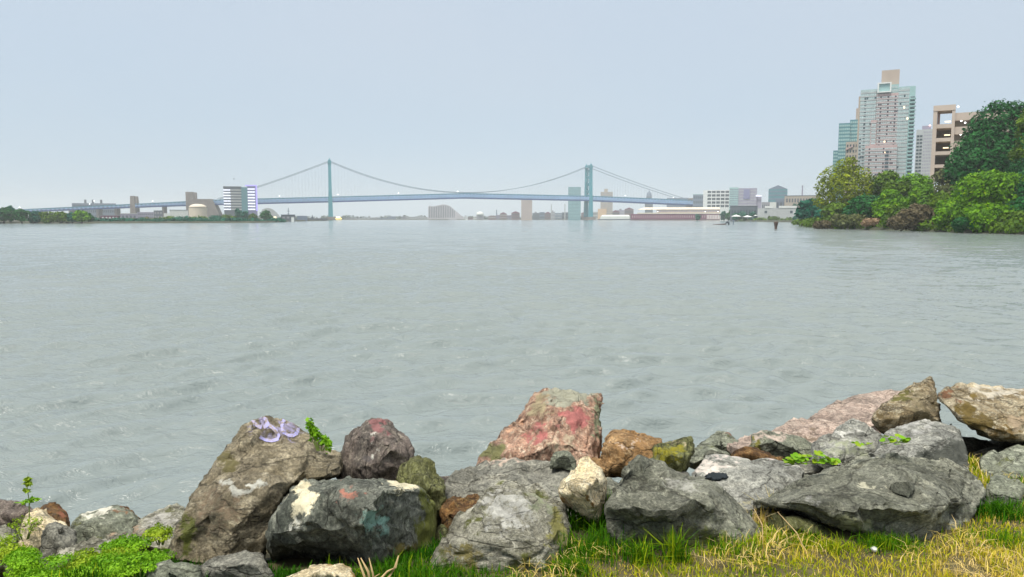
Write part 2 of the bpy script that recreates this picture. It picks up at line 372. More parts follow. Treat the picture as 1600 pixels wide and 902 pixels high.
def far_city():
    # ---- left shore
    def rf_boxes(s, a, b, z1):
        for f in (.28, .45, .64):
            x = a + (b - a) * f; MB().box(x, x + (b - a) * .05, 3, 8, z1, z1 + 7).build('rooftop_unit', M['slate'], s.e)
        x = a + (b - a) * .5; MB().lathe([(.3, 0), (1.2, .4), (.3, 1.2)], (x, 0, z1 + 4), 8).build('lamp', M['lamp_glow'], s.e)
    simple(112, 181, 317.5, 1330 + 130, 'long_building', 'long low grey building with three rooftop boxes behind the left bridge approach', 'blue_grey', 22, 3, extra=rf_boxes)
    simple(143, 186, 344.2, 556, 'waterfront_shed', 'lowest long white shed at the waterline below the left bridge approach', 'roof_white', 0, 0, depth=6, roof='maroon')
    simple(98, 111, 338.3, 545, 'small_white_shed', 'tiny white shed among the dark green trees at far left', 'roof_white', depth=4)
    simple(157, 191, 337, 900, 'brick_warehouse', 'low maroon brick warehouse with white bay doors under the left approach', 'maroon', 6, 1, 'white_trim', depth=20, roof='grey_wall')
    simple(188, 214, 334, 880, 'grey_warehouse', 'low lavender warehouse beside the maroon one under the left approach', 'lavender', 4, 1, 'slate', depth=20, roof='roof_white')
    simple(214, 240, 331.5, 1000, 'lavender_block', 'plain lavender block directly under the short granite pylon', 'lavender', 8, 2, 'slate', depth=20)
    simple(240, 254, 329, 1100, 'dark_roofed_house', 'dark roofed house between lavender block and white shed', 'slate', 3, 2, 'grey_wall', depth=20)
    simple(265, 294, 328.5, 950, 'white_shed', 'long white shed left of the cream storage tank', 'roof_white', 0, 0, depth=16, roof='slate')
    simple(256, 265, 333.5, 800, 'white_hut', 'small bright white hut left of the long white shed', 'white_trim', depth=6)
    # tank
    s = Site(309, 780, 'storage_tank', 'round cream storage tank with a domed top beside the stone anchorage', 'storage tank')
    a, zt = s.L(294.5, 325); b, _ = s.L(323.5, 325); R = (b - a) / 2; zc = s.L(309, 318.5)[1]
    MB().lathe([(R, -1), (R, zt)], ((a + b) / 2, R, 0), 32).build('tank_wall', M['cream'], s.e, smooth=False)
    MB().lathe([(R * 1.01, zt), (R * .93, zt + (zc - zt) * .45), (R * .7, zt + (zc - zt) * .75), (R * .35, zt + (zc - zt) * .95), (.2, zc)], ((a + b) / 2, R, 0), 32).build('dome_roof', M['cream'], s.e, smooth=True)
    # striped office building
    s = Site(376, 1180, 'striped_office_building', 'striped office tower with white and purple lit floor bands behind the bridge deck', 'office building')
    mb = MB(); A = s.vol(mb, 349, 377, 293, None, 2, 30); mb.build('wall', M['slate'], s.e)
    mb = MB(); B = s.vol(mb, 386, 401, 289.5, None, 1, 30); mb.build('purple_wing', M['purple_lit'], s.e)
    mb = MB(); C_ = s.vol(mb, 376.6, 386.4, 292.6, None, 0, 30); mb.build('stair_tower', M['teal_glass'], s.e)
    MB().box(A[0] - .5, A[1], 1.6, 30.4, A[3], A[3] + 1.8).build('roof', M['slate'], s.e)
    def bands(v, dy, n, mm, zt, zb=14):
        h = (zt - zb) / n
        for i in range(n):
            z = zb + (i + .3) * h
            MB().box(v[0] - .3, v[1] - (.0 if v is not C_ else 0), dy - .5, dy + .02, z, z + h * .5).build('floor_band', M[mm], s.e)
    bands((A[0], A[0] + 10), 2, 8, 'led_white', A[3] - 2); bands((A[0] + 10.3, A[1]), 2, 8, 'pale_wall', A[3] - 2); bands((B[0], B[1] - 3), 1, 8, 'led_white', B[3] - 4)
    MB().box(B[0] - 3, B[1] + .4, .4, .9, B[3] - 1.6, B[3] + .4).box(B[1] - 1.8, B[1] + .5, .3, .9, 14, B[3] - 1.6).build('purple_light_strip', M['led_purple'], s.e)
    # arched hall, low dark sheds
    s = Site(424, 1050, 'arched_hall', 'pale grey hall with a curved roof right of the striped office', 'building')
    a, zt = s.L(409, 325); b, _ = s.L(440, 325); n = 14; vs = []; fs = []
    for i in range(n + 1):
        u = i / n; x = a + (b - a) * u; z = zt * (1 - max(0, (u - .25) / .75) ** 2.2) if u > .25 else zt * (.86 + .14 * u / .25)
        vs += [(x, 0, -1), (x, 0, max(z, .5)), (x, 30, max(z, .5)), (x, 30, -1)]
    for i in range(n): fs += [tuple(i * 4 + k for k in (0, 1, 5, 4))[::-1], tuple(i * 4 + k for k in (1, 2, 6, 5))[::-1], tuple(i * 4 + k for k in (2, 3, 7, 6))[::-1]]
    fs += [(0, 3, 2, 1), (n * 4, n * 4 + 1, n * 4 + 2, n * 4 + 3)]
    MB().add(vs, fs).build('shell', M['pale_wall'], s.e)
    simple(439, 461, 336, 760, 'dark_pier_shed', 'dark low shed on the pier end left of the left bridge tower', 'slate', 3, 1, 'grey_wall', depth=8, roof='blue_grey')
    simple(464, 480, 337.5, 860, 'dark_pier_shed', 'squat dark shed on the pier nearer the left bridge tower', 'blue_grey', 0, 0, depth=8)
    simple(427.5, 431.5, 338.5, 640, 'yellow_lit_hut', 'tiny yellow lit hut on the green left shore', 'lit', depth=3)
    simple(455, 459.5, 340, 740, 'white_marker_hut', 'tiny white hut beside the dark pier shed', 'white_trim', depth=2)
    s = Site(451, 830, 'radio_mast', 'thin mast standing behind the dark pier shed', 'mast')
    zt = s.L(451, 325)[1]; MB().tube([(0, 0, 0), (0, 0, zt)], .35, 5).box(-1.5, 1.5, -.2, .2, zt * .72, zt * .76).box(-1.1, 1.1, -.2, .2, zt * .5, zt * .54).build('pole', M['blue_grey'], s.e)
    s = Site(498, 1000, 'wharf', 'low dark timber wharf reaching out to the left bridge tower', 'wharf', z=0)
    a, zt = s.L(459, 341.3); b, _ = s.L(512, 341.3); mb = MB().box(a, b, 0, 8, .6, zt); mb.build('deck', M['slate'], s.e)
    mb = MB()
    for i in range(15): x = a + (b - a) * (i + .5) / 15; mb.box(x - .3, x + .3, -.3, .3, -1, zt - .2)
    mb.build('piles', M['soffit'], s.e, kind='stuff'); x = s.L(488, 341)[0]; MB().lathe([(1.6, zt), (1.2, zt + 2.2), (.5, zt + 2.8), (.4, zt + 4.4)], (x, 3, 0), 8).build('bollard', M['slate'], s.e)
    # yellow lit boat at the tower foot
    s = Site(529, 1380, 'yellow_boat', 'bright yellow lit boat at the foot of the left bridge tower', 'boat', z=0)
    a, zt = s.L(523.5, 338.6); b, _ = s.L(535, 338.6)
    hl = MB(); hl.hexa([(a + 1, 0, -.4), (b - 2, 0, -.4), (b - 2, 4, -.4), (a + 1, 4, -.4), (a, -.4, 1.4), (b, -.4, 1.4), (b, 4.4, 1.4), (a, 4.4, 1.4)]); hl.build('hull', M['slate'], s.e)
    MB().box(a + 1, b - 1.5, .4, 3.6, 1.4, zt * .62).build('cabin', mat('boat_yellow', (.8, .6, .12), emit=(1, .8, .25, .9)), s.e)
    MB().box(a + 2, b - 4, .8, 3.2, zt * .62, zt).build('wheelhouse', M['lit'], s.e)

    # ---- centre skyline
    lows = [(540, 560, 341.0, 'grey_wall'), (559, 578, 341.4, 'pale_wall'), (577, 592, 340.4, 'grey_wall'), (592, 606, 341.0, 'blue_grey'), (606, 618, 338.2, 'blue_grey'), (626, 634, 338.5, 'grey_wall'), (634, 650, 338.8, 'pale_wall'), (650, 668, 339.0, 'pale_wall')]
    rnd = random.Random(3)
    words = ['flat pale shed', 'wide pale shed', 'grey block', 'low blue-grey shed', 'dark square block', 'small grey hut', 'pale terrace', 'broad pale terrace']
    for i, (x0, x1, yt, c) in enumerate(lows):
        simple(x0, x1, yt, 1780 + 12 * i, 'riverside_building', words[i] + ' between left bridge tower and sloping hotel, %s' % ['nearest the tower', 'second from the tower', 'before the gap', 'mid way along', 'darkest of the row', 'with a gap on each side', 'left of the last one', 'touching the hotel'][i], c, 5, 1, 'slate', depth=20, group='low buildings on the far bank')
    # sloping stepped hotel
    s = Site(693, 1850, 'sloping_hotel', 'pale grey hotel with a long sloping right side under the middle of the bridge', 'building')
    prof = [(669, 323.5), (671, 321.5), (676, 322.5), (684, 321), (692, 319.6), (697, 320), (703, 322), (709, 327), (715, 332), (720, 336.5), (724, 338.5)]
    vs = []; fs = []
    for (x, y) in prof:
        lx, lz = s.L(x, y); vs += [(lx, 0, -1), (lx, 0, lz), (lx, 40, lz), (lx, 40, -1)]
    n = len(prof) - 1
    for i in range(n): fs += [tuple(i * 4 + k for k in (4, 5, 1, 0)), tuple(i * 4 + k for k in (5, 6, 2, 1)), tuple(i * 4 + k for k in (6, 7, 3, 2))]
    fs += [(0, 1, 2, 3), (n * 4 + 3, n * 4 + 2, n * 4 + 1, n * 4)]
    MB().add(vs, fs).build('wall', mat('hotel_grey', (.46, .44, .46), .8, .06, .1), s.e)
    g = MB()
    for i in range(15):
        x = 671 + i * 2.75; yt = np.interp(x, [p[0] for p in prof], [p[1] for p in prof]); lx, zt = s.L(x, yt + 1.5)
        if zt > 4: g.box(lx - .9, lx + .9, -.3, .05, 4, zt)
    g.build('window_strips', M['slate'], s.e, kind='stuff')
    cnt = [(724, 731, 338.8, 'white_trim'), (731, 739, 339.8, 'brick'), (739, 746, 338.2, 'roof_white'), (746, 756, 339, 'grey_wall'), (763, 775, 337.5, 'brick'), (775, 781, 336, 'lavender'), (781, 792, 334.2, 'brick'), (792, 799, 336.5, 'lavender'), (799, 812, 332.8, 'brick'),
           (832, 843, 333, 'slate'), (843, 851, 331.5, 'blue_grey'), (851, 861, 333.5, 'brick'), (861, 867, 331, 'grey_wall'), (867, 878, 333, 'blue_grey'), (878, 888, 332, 'slate'), (908, 926, 333, 'brick'), (926, 936, 331.2, 'pale_wall'), (956, 968, 331, 'brick'), (964, 976, 328.5, 'lavender'), (976, 990, 327, 'brick')]
    adj = ['white', 'brick red', 'bright white', 'grey', 'dusky brick', 'lavender', 'taller brick', 'pale lavender', 'gabled brick', 'dark slate', 'blue-grey', 'flat brick', 'narrow grey', 'wide blue-grey', 'dark low', 'broad brick', 'pale boxy', 'small brick', 'stepped lavender', 'long brick']
    where = ['directly right of the sloping hotel', 'second right of the sloping hotel', 'third right of the sloping hotel', 'under the middle of the bridge deck', 'left of the thin chimney', 'beneath the thin chimney', 'right of the thin chimney', 'between two brick blocks left of the slab tower', 'touching the left side of the tan slab tower',
             'just right of the tan slab tower', 'two along from the tan slab tower', 'half way from slab tower to teal glass tower', 'with a taller narrow front left of the teal glass tower', 'nearer the teal glass tower', 'at the foot of the teal glass tower', 'around the foot of the right bridge tower', 'between the right bridge tower and the beige tower', 'right of the beige tower foot', 'above the white boat shed', 'above the left end of the long red pier']
    for i, (x0, x1, yt, c) in enumerate(cnt):
        Yb = 1760 + (i % 4) * 40
        s = simple(x0, x1, yt, Yb, 'city_block', adj[i] + ' block ' + where[i], c, max(2, int((x1 - x0) / 2)), 1 if yt > 337 else 2, rnd.choice(['slate', 'pale_wall', 'dark_glass']), depth=24, group='low city blocks on the far bank')
        a, zt = s.L(x0, yt); b, _ = s.L(x1, yt)
        if c == 'brick' and yt < 336:      # gable
            m_ = MB(); m_.add([(a, 0, zt), (b, 0, zt), (b, 24, zt), (a, 24, zt), ((a + b) / 2, 0, zt + 4), ((a + b) / 2, 24, zt + 4)], [(0, 1, 4), (3, 5, 2), (0, 4, 5, 3), (1, 2, 5, 4)]); m_.build('gable_roof', M['maroon'], s.e)
        elif i % 3 == 0:
            MB().box(a + (b - a) * .3, a + (b - a) * .6, 4, 12, zt, zt + 3).build('rooftop_unit', M['grey_wall'], s.e)
    # white dome tent glow
    s = Site(750, 1740, 'white_canopy', 'white domed canopy on the far bank under the bridge middle', 'canopy')
    a, zt = s.L(744, 331); b, _ = s.L(756, 331); R = (b - a) / 2
    MB().lathe([(R, 9), (R * .95, zt * .75), (R * .7, zt * .93), (R * .3, zt), (.1, zt + .5)], ((a + b) / 2, R, 0), 18).build('dome', M['roof_white'], s.e, smooth=True)
    MB().box((a + b) / 2 - R * .9, (a + b) / 2 + R * .9, R * .3, R * 1.7, -1, 9).build('base', M['grey_wall'], s.e)
    for (x, yt, yb, lb) in ((776, 328, 340, 'thin dark chimney rising among brick blocks left of the slab tower'), (861.5, 319.5, 340, 'pale slim chimney left of the teal glass tower'), (882.5, 319, 340, 'faint slim mast touching the left of the teal glass tower')):
        s = Site(x, 1820, 'chimney', lb, 'chimney'); zt = s.L(x, yt)[1]
        MB().lathe([(1.7, -1), (1.1, zt - 2), (1.4, zt - 1.5), (1.4, zt)], (0, 0, 0), 10).build('stack', M['blue_grey' if yt > 320 else 'pale_wall'], s.e)
    simple(814.5, 831.5, 311.5, 1700, 'slab_tower', 'tan apartment slab tower under the bridge right of the centre', 'tan', 8, 16, 'lavender', depth=18, fw=.45, fh=.42)
    s = simple(888, 907.5, 292.5, 1720, 'glass_tower', 'teal glass office tower left of the right bridge tower', 'teal_glass', 9, 22, 'pale_glass', depth=26, fw=.8, fh=.4)
    def btop(s, a, b, z1):
        MB().box(a + (b - a) * .3, a + (b - a) * .6, 3, 14, z1, z1 + 7).build('rooftop_unit', M['beige'], s.e)
        MB().box(a - 6, a + (b - a) * .5, -2.5, 10, -1, z1 * .38).build('podium', M['orange_wall'], s.e)
    simple(938.5, 957.5, 300, 1750, 'beige_tower', 'beige stone tower with a warm orange podium right of the right bridge tower', 'beige', 8, 12, 'grey_wall', depth=22, extra=btop)
    # spire
    s = Site(1013.5, 2100, 'clock_tower', 'misty grey tapering clock tower rising above the right end of the bridge', 'tower')
    z = [s.L(1013, y)[1] for y in (314, 307, 302, 297.5)]
    MB().box(-11, 11, 0, 22, -1, z[0]).hexa([(-9.5, 1, z[0]), (9.5, 1, z[0]), (9.5, 21, z[0]), (-9.5, 21, z[0]), (-7, 4, z[1]), (7, 4, z[1]), (7, 18, z[1]), (-7, 18, z[1])]).build('shaft', M['slate'], s.e)
    MB().lathe([(8, z[1]), (6, z[2]), (2.4, z[2] + 5), (1, z[3])], (0, 11, 0), 8).build('spire', M['blue_grey'], s.e)
    # white boat shed
    s = Site(959, 1420, 'white_boat_shed', 'long white shed with rounded left end on the wharf left of the red pier', 'shed', z=0)
    a, zt = s.L(937, 336); b, _ = s.L(984, 336)
    mb = MB().hexa([(a, 0, 2), (b, 0, 2), (b, 16, 2), (a, 16, 2), (a + 2, 0, zt * .75), (b, 0, zt * .75), (b, 16, zt * .75), (a + 2, 16, zt * .75)]).hexa([(a + 2, 0, zt * .75), (b, 0, zt * .75), (b, 16, zt * .75), (a + 2, 16, zt * .75), (a + 6, 5, zt), (b - 2, 5, zt), (b - 2, 11, zt), (a + 6, 11, zt)])
    mb.build('shell', M['roof_white'], s.e); MB().box(a - 3, b + 3, -2, 18, -1, 2).build('quay', M['slate'], s.e)
    # long red pier
    s = Site(1055, 1330, 'pier_terminal', 'long maroon pier shed with cream roof bands left of the white office grid', 'pier building', z=0)
    a, z1 = s.L(986, 333); b, _ = s.L(1125, 333); zz = lambda py: s.L(1055, py)[1]
    MB().box(a, b, 0, 30, 1.6, zz(334.5)).build('wall', M['maroon'], s.e)
    MB().box(a, b, -1, 31, -1, 1.5).build('quay', M['soffit'], s.e)
    x = s.L(1104, 335)[0]; MB().box(x, b + .3, -.4, 3, 1.7, zz(336)).build('end_wall', M['pink_brick'], s.e)
    x1 = s.L(996, 330)[0]; x2 = s.L(1026, 330)[0]
    MB().box(x1, b + .5, -.8, 30.5, zz(334.2), zz(332.4)).build('lower_roof_band', M['cream'], s.e)
    MB().box(x2, b, 2, 28, zz(332.4), zz(327)).build('clerestory', M['tan'], s.e)
    MB().hexa([(x1, 1, zz(327.6)), (b + .4, 1, zz(327.6)), (b + .4, 29, zz(327.6)), (x1, 29, zz(327.6)), (x1 + 12, 10, zz(324)), (b - 1, 10, zz(324)), (b - 1, 20, zz(324)), (x1 + 12, 20, zz(324))]).build('roof', M['cream'], s.e)
    g = MB(); s.grid(g, a + 1, x - 1, 2.4, zz(335.3), 0, 34, 1, .3, .5, .3); g.build('door_bays', M['pink_brick'], s.e, kind='stuff')
    g = MB(); s.grid(g, x2 + 1, b - 1, zz(332.2), zz(328), 2, 26, 1, .55, .5, .3); g.build('clerestory_windows', M['lavender'], s.e, kind='stuff')
    g = MB(); s.grid(g, x + .5, b, 2.4, zz(336.4), -.4, 5, 2, .5, .5, .2); g.build('end_windows', M['white_trim'], s.e, kind='stuff')
    for q in (1028, 1102, 1122): u, w = s.L(q, 331.3, -1); MB().lathe([(.3, 0), (.9, .3), (.3, .9)], (u, -1.2, w), 6).build('lamp', M['lamp_glow'], s.e)
    # behind the pier
    simple(1042, 1076, 309.5, 1750, 'hazy_block', 'hazy blue-grey block behind the right end of the bridge deck', 'blue_grey', 10, 3, 'slate', depth=20)
    simple(1083, 1099.5, 304.5, 1500, 'dark_glass_block', 'dark glazed block with pale green top left of the white office grid', 'blue_grey', 5, 5, 'dark_glass', depth=20, roof='pale_glass')
    # white grid office, real recessed bays
    s = Site(1119, 1420, 'white_grid_office', 'white concrete office block with a grid of dark square windows', 'office building')
    mb = MB(); A = s.vol(mb, 1099, 1140, 297.5, None, 1.6, 24); mb.build('wall', M['dark_glass'], s.e)
    fr = MB(); a, b, _, z1 = A; za = s.L(1119, 325)[1]; xs = s.L(1105, 300)[0]
    fr.box(a, xs, 0, 1.55, -1, z1); cw = (b - xs) / 5
    for i in range(6): x = xs + cw * i; fr.box(x - .8 if i else x + .02, x + .8, .1, 1.5, -1, z1 - 1.7)
    hh = (z1 - za) / 5
    for j in range(6): zb = za + hh * j; fr.box(xs + .03, b + .4, 0, 1.45, zb - (1.1 if j < 5 else 1.6), zb + (1.1 if j < 5 else 0))
    fr.box(xs + .03, b + .4, 0, 1.4, -1, za - 1.2); fr.build('facade_frame', M['white_trim'], s.e)
    g = MB()
    for i in range(5):
        for j in range(5): x = xs + cw * (i + .5); g.box(x - .1, x + .1, 1.2, 1.55, za + hh * j + 1.1, za + hh * (j + 1) - 1.1)
    g.build('mullions', M['pale_wall'], s.e, kind='stuff')
    # lavender stepped block
    s = Site(1162, 1350, 'stepped_block', 'large lavender and grey stepped block right of the white office grid', 'building')
    mb = MB(); A = s.vol(mb, 1140.5, 1183, 294.5, None, 0, 30); s.vol(mb, 1183, 1190, 305, None, 3, 26); mb.build('wall', M['lavender'], s.e)
    mb = MB(); B = s.vol(mb, 1140, 1154, 293.2, None, -1.5, 20); mb.build('glazed_wing', M['pale_glass'], s.e)
    a, z1 = s.L(1162, 296, -1); b, z0 = s.L(1171.5, 311, -1); MB().box(a, b, -1, .02, z0, z1).build('purple_glazing', M['purple_lit'], s.e)
    a, z1 = s.L(1181, 305, -1); b, z0 = s.L(1190, 307.3, -1); MB().box(a, b, -1, .02, z0, z1).build('lit_sign_band', M['led_white'], s.e)
    g = MB(); s.grid(g, A[0] + 8, A[1] - 1, 8, A[3] - 2, 0, 16, 9, .55, .4, .2); g.build('window_rows', M['pale_wall'], s.e, kind='stuff')
    g = MB(); s.grid(g, B[0] + .3, B[1] - .3, 8, B[3] - 2, -1.5, 5, 12, .8, .35, .2); g.build('wing_windows', M['blue_grey'], s.e, kind='stuff')
    def gab(s, a, b, z1):
        MB().add([(a, 0, z1), (b, 0, z1), (b, 24, z1), (a, 24, z1), ((a + b) / 2, 0, z1 + 5.5), ((a + b) / 2, 24, z1 + 5.5)], [(0, 1, 4), (3, 5, 2), (0, 4, 5, 3), (1, 2, 5, 4)]).build('gable_roof', M['blue_grey'], s.e)
    simple(1201, 1230.5, 295.8, 1050, 'glass_gabled_block', 'teal glass block with a shallow gable, right of the lavender block', 'teal_glass', 9, 8, 'blue_grey', depth=24, extra=gab, fw=.75, fh=.45)
    simple(1190, 1203, 316, 1000, 'plain_grey_block', 'plain grey block between lavender block and teal gabled one', 'grey_wall', 4, 2, 'slate', depth=14)
    simple(1203, 1213, 316.2, 900, 'white_box_building', 'small white box building in front of the teal gabled block', 'roof_white', 0, 0, depth=6)
    simple(1226, 1282, 306.5, 900, 'flat_roofed_brick_block', 'long flat roofed brown block beneath the tall chimney', 'beige', 12, 3, 'slate', depth=20, roof='slate')
    simple(1212, 1240, 311.5, 930, 'dark_step_block', 'dark blue-grey block stepping down left of the brown block', 'blue_grey', 5, 2, 'slate', depth=20)
    s = Site(1252, 960, 'chimney', 'tall thin chimney above the flat brown block by the trees', 'chimney'); zt = s.L(1252, 290)[1]
    MB().lathe([(1.1, -1), (.75, zt - 1), (.95, zt - .8), (.95, zt)], (0, 0, 0), 10).build('stack', M['lavender'], s.e)
    # white waterfront hall with rounded parapets
    s = Site(1215, 800, 'waterfront_hall', 'pale stone hall with rounded white parapets above the green bank', 'building')
    mb = MB(); A = s.vol(mb, 1184, 1246, 325.5, None, 0, 16); mb.build('wall', M['pale_wall'], s.e)
    a, z1 = s.L(1195, 322); b, zb = s.L(1208, 325.5); c, _ = s.L(1217, 322); d, _ = s.L(1245, 322); k, _ = s.L(1212, 322)
    MB().box(a, b, -.4, 4, zb, z1).box(c, d, -.4, 4, zb, z1).build('parapet', M['white_trim'], s.e)
    for x in (1196.5, 1236.5):
        u, w = s.L(x, 331.5); MB().box(u - 1.3, u + 1.3, -.2, .02, w - 1.2, w + 1.4).build('window', M['dark_glass'], s.e)
    u, w = s.L(1243, 334, -1); MB().lathe([(.3, 0), (.8, .3), (.3, .9)], (u, -1, w), 6).build('lamp', M['lamp_glow'], s.e)
    simple(1141, 1184, 322.5, 860, 'green_shed', 'dark teal shed roof behind the white tents', 'slate', 9, 1, 'dark_glass', depth=16, roof='slate')
    for x0, x1, yt, lb in ((1142, 1158.5, 335.5, 'white peaked tent nearest the water, left of its twin'), (1160, 1176, 336.5, 'flatter white tent just right of the peaked tent'), (1177, 1184, 336, 'smallest white tent beside the stone hall')):
        s = Site((x0 + x1) / 2, 800, 'white_tent', lb, 'tent', 'white tents on the far bank')
        a, zt = s.L(x0, yt); b, _ = s.L(x1, yt); m = (a + b) / 2; e_ = zt - (b - a) * .18
        MB().add([(a, 0, e_), (b, 0, e_), (b, 9, e_), (a, 9, e_), (m, 4, zt)], [(0, 1, 4), (1, 2, 4), (2, 3, 4), (3, 0, 4), (0, 3, 2, 1)]).build('canopy', M['white_trim'], s.e)
        mb = MB()
        for u in (a + .2, b - .2):
            for v in (.2, 8.8): mb.box(u - .1, u + .1, v - .1, v + .1, -1, e_)
        mb.build('poles', M['grey_wall'], s.e)
far_city()

# ------------------------------------------------------------------ the tall towers on the right
def right_towers():
    # glazed tower with pink brick middle
    s = Site(1386, 520, 'apartment_tower', 'tall glass and pink brick apartment tower crowned by a tan box', 'apartment tower')
    win = MB(); band = MB(); dark = MB(); lit = MB(); rnd = random.Random(5)
    PITCH_F = 2.55
    def facade(v, dy, nx, wallm, kind, name):
        a, b, z0, z1 = v; n = max(1, int((z1 - 2.5) / PITCH_F)); w = (b - a) / nx
        for j in range(n):
            z = 3 + j * PITCH_F
            br = kind == 'brick'
            band.box(a + .03, b - .03, dy - .28, dy + .02, z - (.2 if br else .38), z + (.2 if br else .38))
            for i in range(nx):
                x = a + (i + .5) * w; t = rnd.random()
                tgt = lit if t < .006 else (dark if (br and i % 4 == 2 and t < .75) or t < .05 else win)
                tgt.box(x - w * .4, x + w * .4, dy - .12, dy + .02, z + (.85 if br else .55), z + PITCH_F - (.65 if br else .55))
    mb = MB(); core = s.vol(mb, 1370, 1404, 147, None, 2, 30); mb.build('brick_core', M['pink_brick'], s.e); facade(core, 2, 12, None, 'brick', '')
    mb = MB(); lo = s.vol(mb, 1352, 1402, 228, None, -1.5, 2); mb.build('brick_wing', M['pink_brick'], s.e); facade(lo, -1.5, 18, None, 'brick', '')
    mb = MB(); lo2 = s.vol(mb, 1361, 1370, 188, 228, .5, 2); mb.build('brick_shoulder', M['pink_brick'], s.e)
    z = lo2[2] + 1
    while z < lo2[3] - 2: win.box(lo2[0] + .5, lo2[1] - .4, .38, .52, z, z + 1.3); band.box(lo2[0] + .1, lo2[1] - .1, .25, .52, z + 1.6, z + 2.2); z += PITCH_F
    mb = MB(); gl = s.vol(mb, 1345, 1370, 141, None, 2.6, 28); mb.build('glass_wing', M['pale_glass'], s.e); facade(gl, 2.6, 8, None, 'glass', '')
    mb = MB(); gs = s.vol(mb, 1342, 1345.2, 151, None, 5, 24); mb.build('side_wing', M['tan'], s.e)
    mb = MB(); gr = s.vol(mb, 1404, 1431, 136, None, 2.2, 28); mb.build('glass_wing', M['pale_glass'], s.e); facade((gr[0], gr[0] + (gr[1] - gr[0]) * .66, gr[2], gr[3]), 2.2, 6, None, 'glass', '')
    mb = MB(); cr_ = s.vol(mb, 1371, 1404.5, 134, 147, 4, 26); mb.build('glass_crown', M['pale_glass'], s.e)
    s.grid(win, cr_[0] + 2, cr_[1] - .5, cr_[2] + .4, cr_[3] - .6, 4, 9, 2, .75, .7)
    mb = MB(); s.vol(mb, 1378, 1406, 110.5, 134, 6, 22); mb.build('penthouse', M['tan'], s.e)
    a, z1 = s.L(1371.5, 129.5); b, z0 = s.L(1392.5, 143.5)
    MB().box(a, b, .6, 2, z1 - .8, z1).box(a, b, .6, 2, z0, z0 + .7).box(a, a + .9, .6, 2, z0 + .7, z1 - .8).box(b - .9, b, .6, 2, z0 + .7, z1 - .8).build('white_frame', M['white_trim'], s.e)
    MB().box(a + .95, b - .95, 1.6, 4, z0 + .75, z1 - .85).build('frame_glazing', M['pale_glass'], s.e)
    # balconies on the right corner and dark loggias on the left
    a, b, z0, z1 = gr; x0 = a + (b - a) * .70; j = 0; z = 4
    while z < z1 - 8:
        MB().box(x0, b + .5, .6, 2.15, z, z + .35).box(x0, b + .5, .5, .6, z + .35, z + 1.15).build('balcony', M['pale_glass'], s.e)
        dark.box(x0 + .3, b - .2, 2.0, 2.22, z + .5, z + 2.1); z += PITCH_F
    a, b, z0, z1 = gl; z = 30
    while z < z1 - 6: dark.box(a + (b - a) * .26, a + (b - a) * .38, 2.4, 2.62, z, z + 1.7); z += PITCH_F
    z = 8
    while z < gl[3] - 34: dark.box(a + .3, a + 1.6, 2.35, 2.62, z, z + 1.6); z += PITCH_F
    x, zt = s.L(1381, 232, -1.5); z = 4
    while z < zt - 1: dark.box(x + 1, x + 3.2, -1.85, -1.48, z, z + 1.5); z += PITCH_F
    band.build('floor_bands', M['pale_wall'], s.e, kind='stuff'); win.build('window_rows', mat('sky_glass', (.42, .50, .50), .25, .2, .5, spec=.6), s.e, kind='stuff')
    dark.build('dark_windows', M['dark_glass'], s.e, kind='stuff'); lit.build('lit_windows', M['lit'], s.e, kind='stuff')
    # lower blue glass tower at its left
    s = Site(1322, 580, 'glass_apartment_block', 'lower blue-green glass block stepping down left of the tall tower', 'apartment block')
    mb = MB(); v1 = s.vol(mb, 1311, 1329, 193, None, 0, 22); v2 = s.vol(mb, 1328.5, 1345, 187.5, None, 1.5, 22); v3 = s.vol(mb, 1302, 1311.5, 235.5, None, 2, 20); mb.build('wall', M['teal_glass'], s.e)
    mb = MB(); s.vol(mb, 1338, 1346, 169.5, 188, 5, 16); mb.build('penthouse', M['tan'], s.e)
    g = MB(); d = MB()
    for v, dy, nx in ((v1, 0, 6), (v2, 1.5, 5), (v3, 2, 3)):
        n = int(v[3] / 2.7); s.grid(g, v[0] + .2, v[1] - .2, 2, v[3] - .6, dy, nx, n, .8, .55)
    g.build('window_rows', M['pale_glass'], s.e, kind='stuff')
    mb = MB(); v4 = s.vol(mb, 1322, 1346, 222, None, -6, 0); mb.build('grey_wing', M['beige'], s.e)
    s.grid(d, v4[0] + .2, v4[1] - .2, 2, v4[3] - 1, -6, 5, 14, .5, .5); d.build('wing_windows', M['dark_glass'], s.e, kind='stuff')
    x, z = s.L(1333, 228, -7); x0, z0_ = s.L(1321, 234, -7); MB().hexa([(x0, -7, z0_ - .6), (x, -7, z - .6), (x, -6.02, z - .6), (x0, -6.02, z0_ - .6), (x0, -7, z0_ + .3), (x, -7, z + .3), (x, -6.02, z + .3), (x0, -6.02, z0_ + .3)]).build('sloping_canopy', M['pink_brick'], s.e)
    # grey tower behind, right
    s = Site(1444, 640, 'pale_apartment_block', 'pale grey apartment block between the tall tower and the parking garage', 'apartment block')
    mb = MB(); v = s.vol(mb, 1432, 1462, 203, None, 0, 22); mb.build('wall', M['pale_wall'], s.e)
    mb = MB(); s.vol(mb, 1441, 1455, 197, 203, 2, 18); mb.build('rooftop_unit', M['lavender'], s.e)
    g = MB(); s.grid(g, v[0] + 5.5, v[1] - .5, 3, v[3] - 1, 0, 7, 27, .5, .45); g.build('window_rows', M['lavender'], s.e, kind='stuff')
    g = MB(); s.grid(g, v[0] + .3, v[0] + 5, 3, v[3] - 4, 0, 2, 24, .8, .5, .3); g.build('balcony_recesses', M['dark_glass'], s.e, kind='stuff')
    u, w = s.L(1453, 197, -1); MB().lathe([(.3, 0), (.9, .4), (.3, 1)], (u, 0, w), 6).build('roof_lamp', mat('red_lamp', (.9, .4, .4), emit=(1, .6, .5, 2)), s.e)
